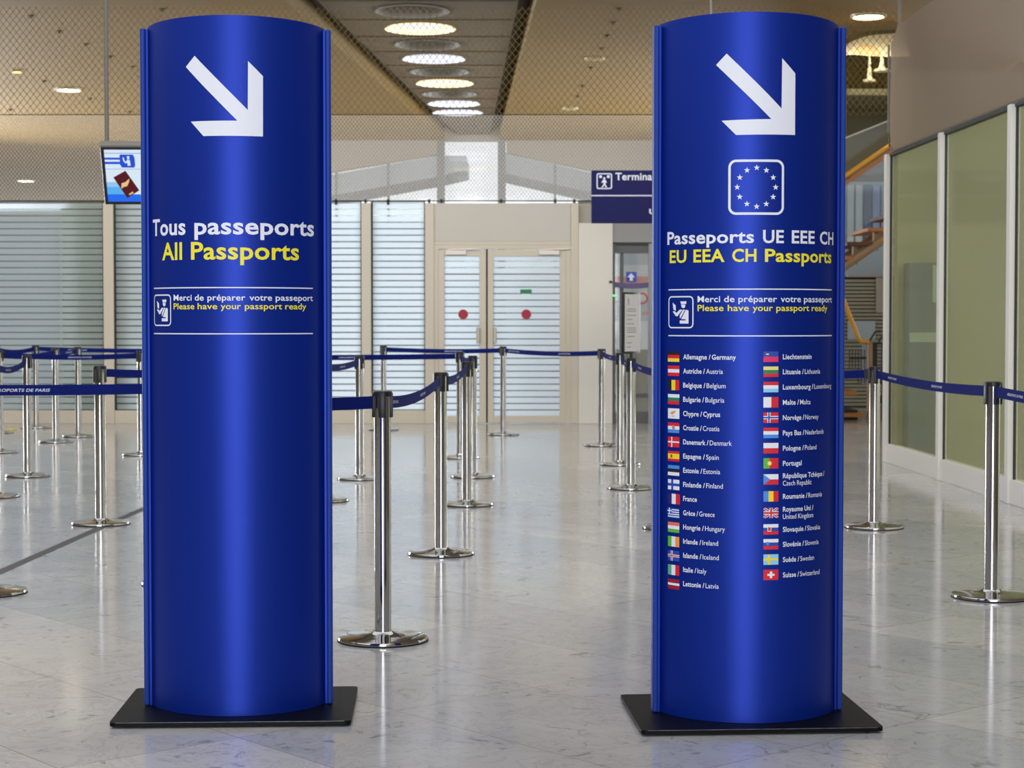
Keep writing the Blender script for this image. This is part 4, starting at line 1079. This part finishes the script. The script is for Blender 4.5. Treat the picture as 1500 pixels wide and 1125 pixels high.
belt('L9', 'L11', 'low across the left foreground with large white lettering', .003, [(.139, AP, .27)], .0135)
# framed notice on the post left of the right totem
fx = empty('sign_frame'); fx.parent = OBJ['R3']; fx.location = (0, 0, HP); fx.rotation_euler = (0, 0, math.radians(62 - 40))
fx['label'] = 'black framed white notice'
m = MB(); m.box(-.155, .155, -.009, .009, .035, .50, .003); m.tube([(0, 0, -.004), (0, 0, .05)], .012, 10); m.build('frame', 'black_plastic', fx)
A = Art(); A.rect(-.138, .138, .052, .485, 0); A.lay(lambda u, z: (u, -.0098, z), 'paper_sheet', 'paper', fx)
A = Art(); A.poly([(-.08, .415), (-.065, .415), (-.06, .445), (-.065, .452), (-.08, .452), (-.085, .445)]); A.rect(-.09, -.055, .405, .412)
y = .37
for k, w_ in enumerate((.17, .17, .0, .17, 0, .1, 0, .13, 0, .17, .17, .17, 0, .15, 0, 0, .09, 0, .07)):
    if w_: A.rect(-.1, -.1 + w_, y, y + .006)
    y -= .016
A.lay(lambda u, z: (u, -.0104, z), 'text_print', 'print', fx)

# ================================================================== HANGING THINGS
# direction sign
HY = 20.5
sx0, sx1 = wx(866, HY), wx(1214, HY); sz1, sz0 = at(1040, 250, HY).z, at(1040, 327, HY).z; sc_ = (sx0 + sx1) / 2
hs = empty('hanging_sign', (sc_, HY, sz0)); tag(hs, 'navy hanging direction sign left of the right totem', 'sign')
m = MB(); m.box(sx0 - sc_, sx1 - sc_, -.05, .05, 0, sz1 - sz0, .004); m.build('panel', 'sign_navy', hs)
m = MB(); m.tube([(0, 0, sz1 - sz0 - .002), (0, 0, CEIL - sz0)], .014, 10); m.build('rod', 'steel_grey', hs)
def hp(px, py): p_ = at(px, py, HY); return (p_.x - sc_, p_.z - sz0)
fl_ = lambda u, z: (u, -.0512, z)
A = Art(); u0, zz0 = hp(866, 287.8); u1, zz1 = hp(1214, 286.2); A.rect(u0, u1, zz0, zz1); A.lay(fl_, 'rule_line', 'sign_white', hs)
A = Art(); u0, z0_ = hp(901, 264.2); u1, _ = hp(952.5, 264); A.text('Terminal', u0, hp(957.5, 264)[0], z0_, .078, .02); A.lay(fl_, 'lettering', 'sign_white', hs)
A = Art(); u0, z0_ = hp(950.5, 313.5); A.text('u', u0, u0 + .055, z0_, .078, .02); A.lay(fl_, 'lettering', 'sign_white', hs)
A = Art(); u0, z0_ = hp(873.6, 277.4); u1, z1_ = hp(896.2, 254.3); A.ring(rrect(u0, u1, z0_, z1_, .022), rrect(u0 + .012, u1 - .012, z0_ + .012, z1_ - .012, .014))
q = lambda x, y: hp(860 + x / 9.375, 220 + y / 9.375)
A.disc(*q(182, 368), .017, 12); A.disc(*q(288, 368), .017, 12); A.disc(*q(233, 390), .012, 12)
for P__ in ([(218, 408), (248, 408), (268, 448), (258, 456), (248, 440), (248, 470), (222, 470), (218, 440), (200, 456), (192, 448)], [(222, 470), (238, 470), (232, 486), (212, 515), (190, 515), (216, 482)], [(230, 470), (248, 470), (256, 486), (272, 515), (252, 515), (236, 488)]):
    A.poly([q(*t_) for t_ in P__])
A.lay(fl_, 'pictogram', 'sign_white', hs)

# monitor on its pole
MY = 13.2
mp_ = at(212, 258, MY); mon = empty('monitor', (mp_.x, mp_.y, mp_.z)); mon.rotation_euler = (0, 0, math.radians(2)); tag(mon, 'bright blue screen hanging half behind the left totem', 'screen')
hw_, hh_ = .30, .217; tilt = math.radians(24)
def tm(x, y, z): return (x, y * math.cos(tilt) - z * math.sin(tilt), y * math.sin(tilt) + z * math.cos(tilt))
m = MB(); m.box(-hw_, hw_, 0, .07, -hh_, hh_, .006, tm); m.build('case', 'screen_case', mon)
m = MB(); m.box(-hw_ - .004, hw_ + .004, -.006, .09, hh_ + .001, hh_ + .016, .003, tm); m.build('top_cover', 'case_top', mon)
m = MB(); m.tube([(-hw_ + .03, .02, hh_ - .02), (-hw_ + .03, .02, 3.4)], .016, 12); m.build('pole', 'steel_grey', mon)
def emis(name, c_, e_=1.0):
    m_ = mat(name, c_, .4, emit=e_, spec=.2); m_.node_tree.nodes['Principled BSDF'].inputs['Base Color'].default_value = (.01, .01, .012, 1); return m_
scr = [emis('screen white', rgb(225, 240, 255), .9), emis('screen blue', rgb(20, 80, 220), .9), emis('screen sky', rgb(90, 180, 250), .9), emis('screen deep', rgb(30, 110, 245), .9), emis('screen red', rgb(96, 4, 16), .7), emis('screen gold', rgb(240, 200, 140), .9), emis('screen grey', rgb(150, 185, 230), .8), emis('screen mid', rgb(150, 205, 252), .9), emis('screen azure', rgb(40, 140, 240), .9)]
L_, R_, B_, T_ = -hw_ + .026, hw_ - .026, -hh_ + .024, hh_ - .02
def lay_scr(A, d_, nm): A.lay(lambda u, z: tm(u, -.0008 - d_, z), nm, scr, mon)
# picture rows are given as fractions of the screen height from the top
Wd, Ht = R_ - L_, T_ - B_
def SU(f): return L_ + f * Wd * .97
def SV(f): return T_ - f * Ht
A = Art(); A.rect(L_, R_, B_, T_, 0); A.lay(lambda u, z: tm(u, -.0008, z), 'screen', scr, mon)
A = Art()
for f0, f1, c_ in ((.06, .075, 6), (.15, .19, 1), (.23, .275, 1), (.365, .375, 6)): A.rect(L_, R_ if c_ == 6 else SU(.3), SV(f1), SV(f0), c_)
NS = 8
for k in range(NS):    # blue wash at the foot of the picture: three printed tones stepping down
    f0 = .62 + .38 * k / NS; A.rect(L_, R_ if k > 4 else SU(.26 - .0 * k), SV(f0 + .38 / NS), SV(f0), 7 if k < 2 else (2 if k < 5 else 3))
lay_scr(A, .0005, 'screen_bands')
A = Art(); A.poly([(SU(.21), SV(.09)), (SU(.38), SV(.09)), (SU(.4), SV(.15)), (SU(.4), SV(.3)), (SU(.385), SV(.34)), (SU(.22), SV(.34)), (SU(.2), SV(.28)), (SU(.2), SV(.12))], 1)
A.poly([(SU(.2), SV(.22)), (SU(.4), SV(.22)), (SU(.385), SV(.34)), (SU(.22), SV(.34))], 8) if False else None
lay_scr(A, .0009, 'officer_badge')
A = Art()
for pts in ([(.24, .14), (.258, .15), (.262, .2), (.28, .23), (.30, .19), (.335, .2), (.34, .3), (.30, .31), (.30, .25), (.275, .26), (.245, .21)], [(.30, .12), (.33, .12), (.33, .18), (.30, .18)]): A.poly([(SU(a_), SV(b_)) for a_, b_ in pts], 0)
lay_scr(A, .0013, 'officer_mark')
A = Art(); A.poly([(SU(.095), SV(.53)), (SU(.265), SV(.40)), (SU(.43), SV(.78)), (SU(.26), SV(.93))], 4); lay_scr(A, .0013, 'passport_picture')
A = Art(); A.poly([(SU(.19), SV(.75)), (SU(.20), SV(.64)), (SU(.25), SV(.62)), (SU(.31), SV(.55)), (SU(.30), SV(.62)), (SU(.27), SV(.70)), (SU(.23), SV(.71))], 5); A.poly([(SU(.28), SV(.86)), (SU(.34), SV(.80)), (SU(.35), SV(.83)), (SU(.30), SV(.87))], 5); lay_scr(A, .0017, 'gold_emblem')

# yellow strip on the floor by the striped glass
p0, p1 = ground(-6, 633), ground(34, 627); m = MB(); m.box(p0.x, p1.x, p1.y - .75, p1.y - .25, 0.0005, .006, .002)
tag(m.build('floor_strip', 'yellow_strip'), 'yellow strip lying on the floor by the far left glass', 'strip')
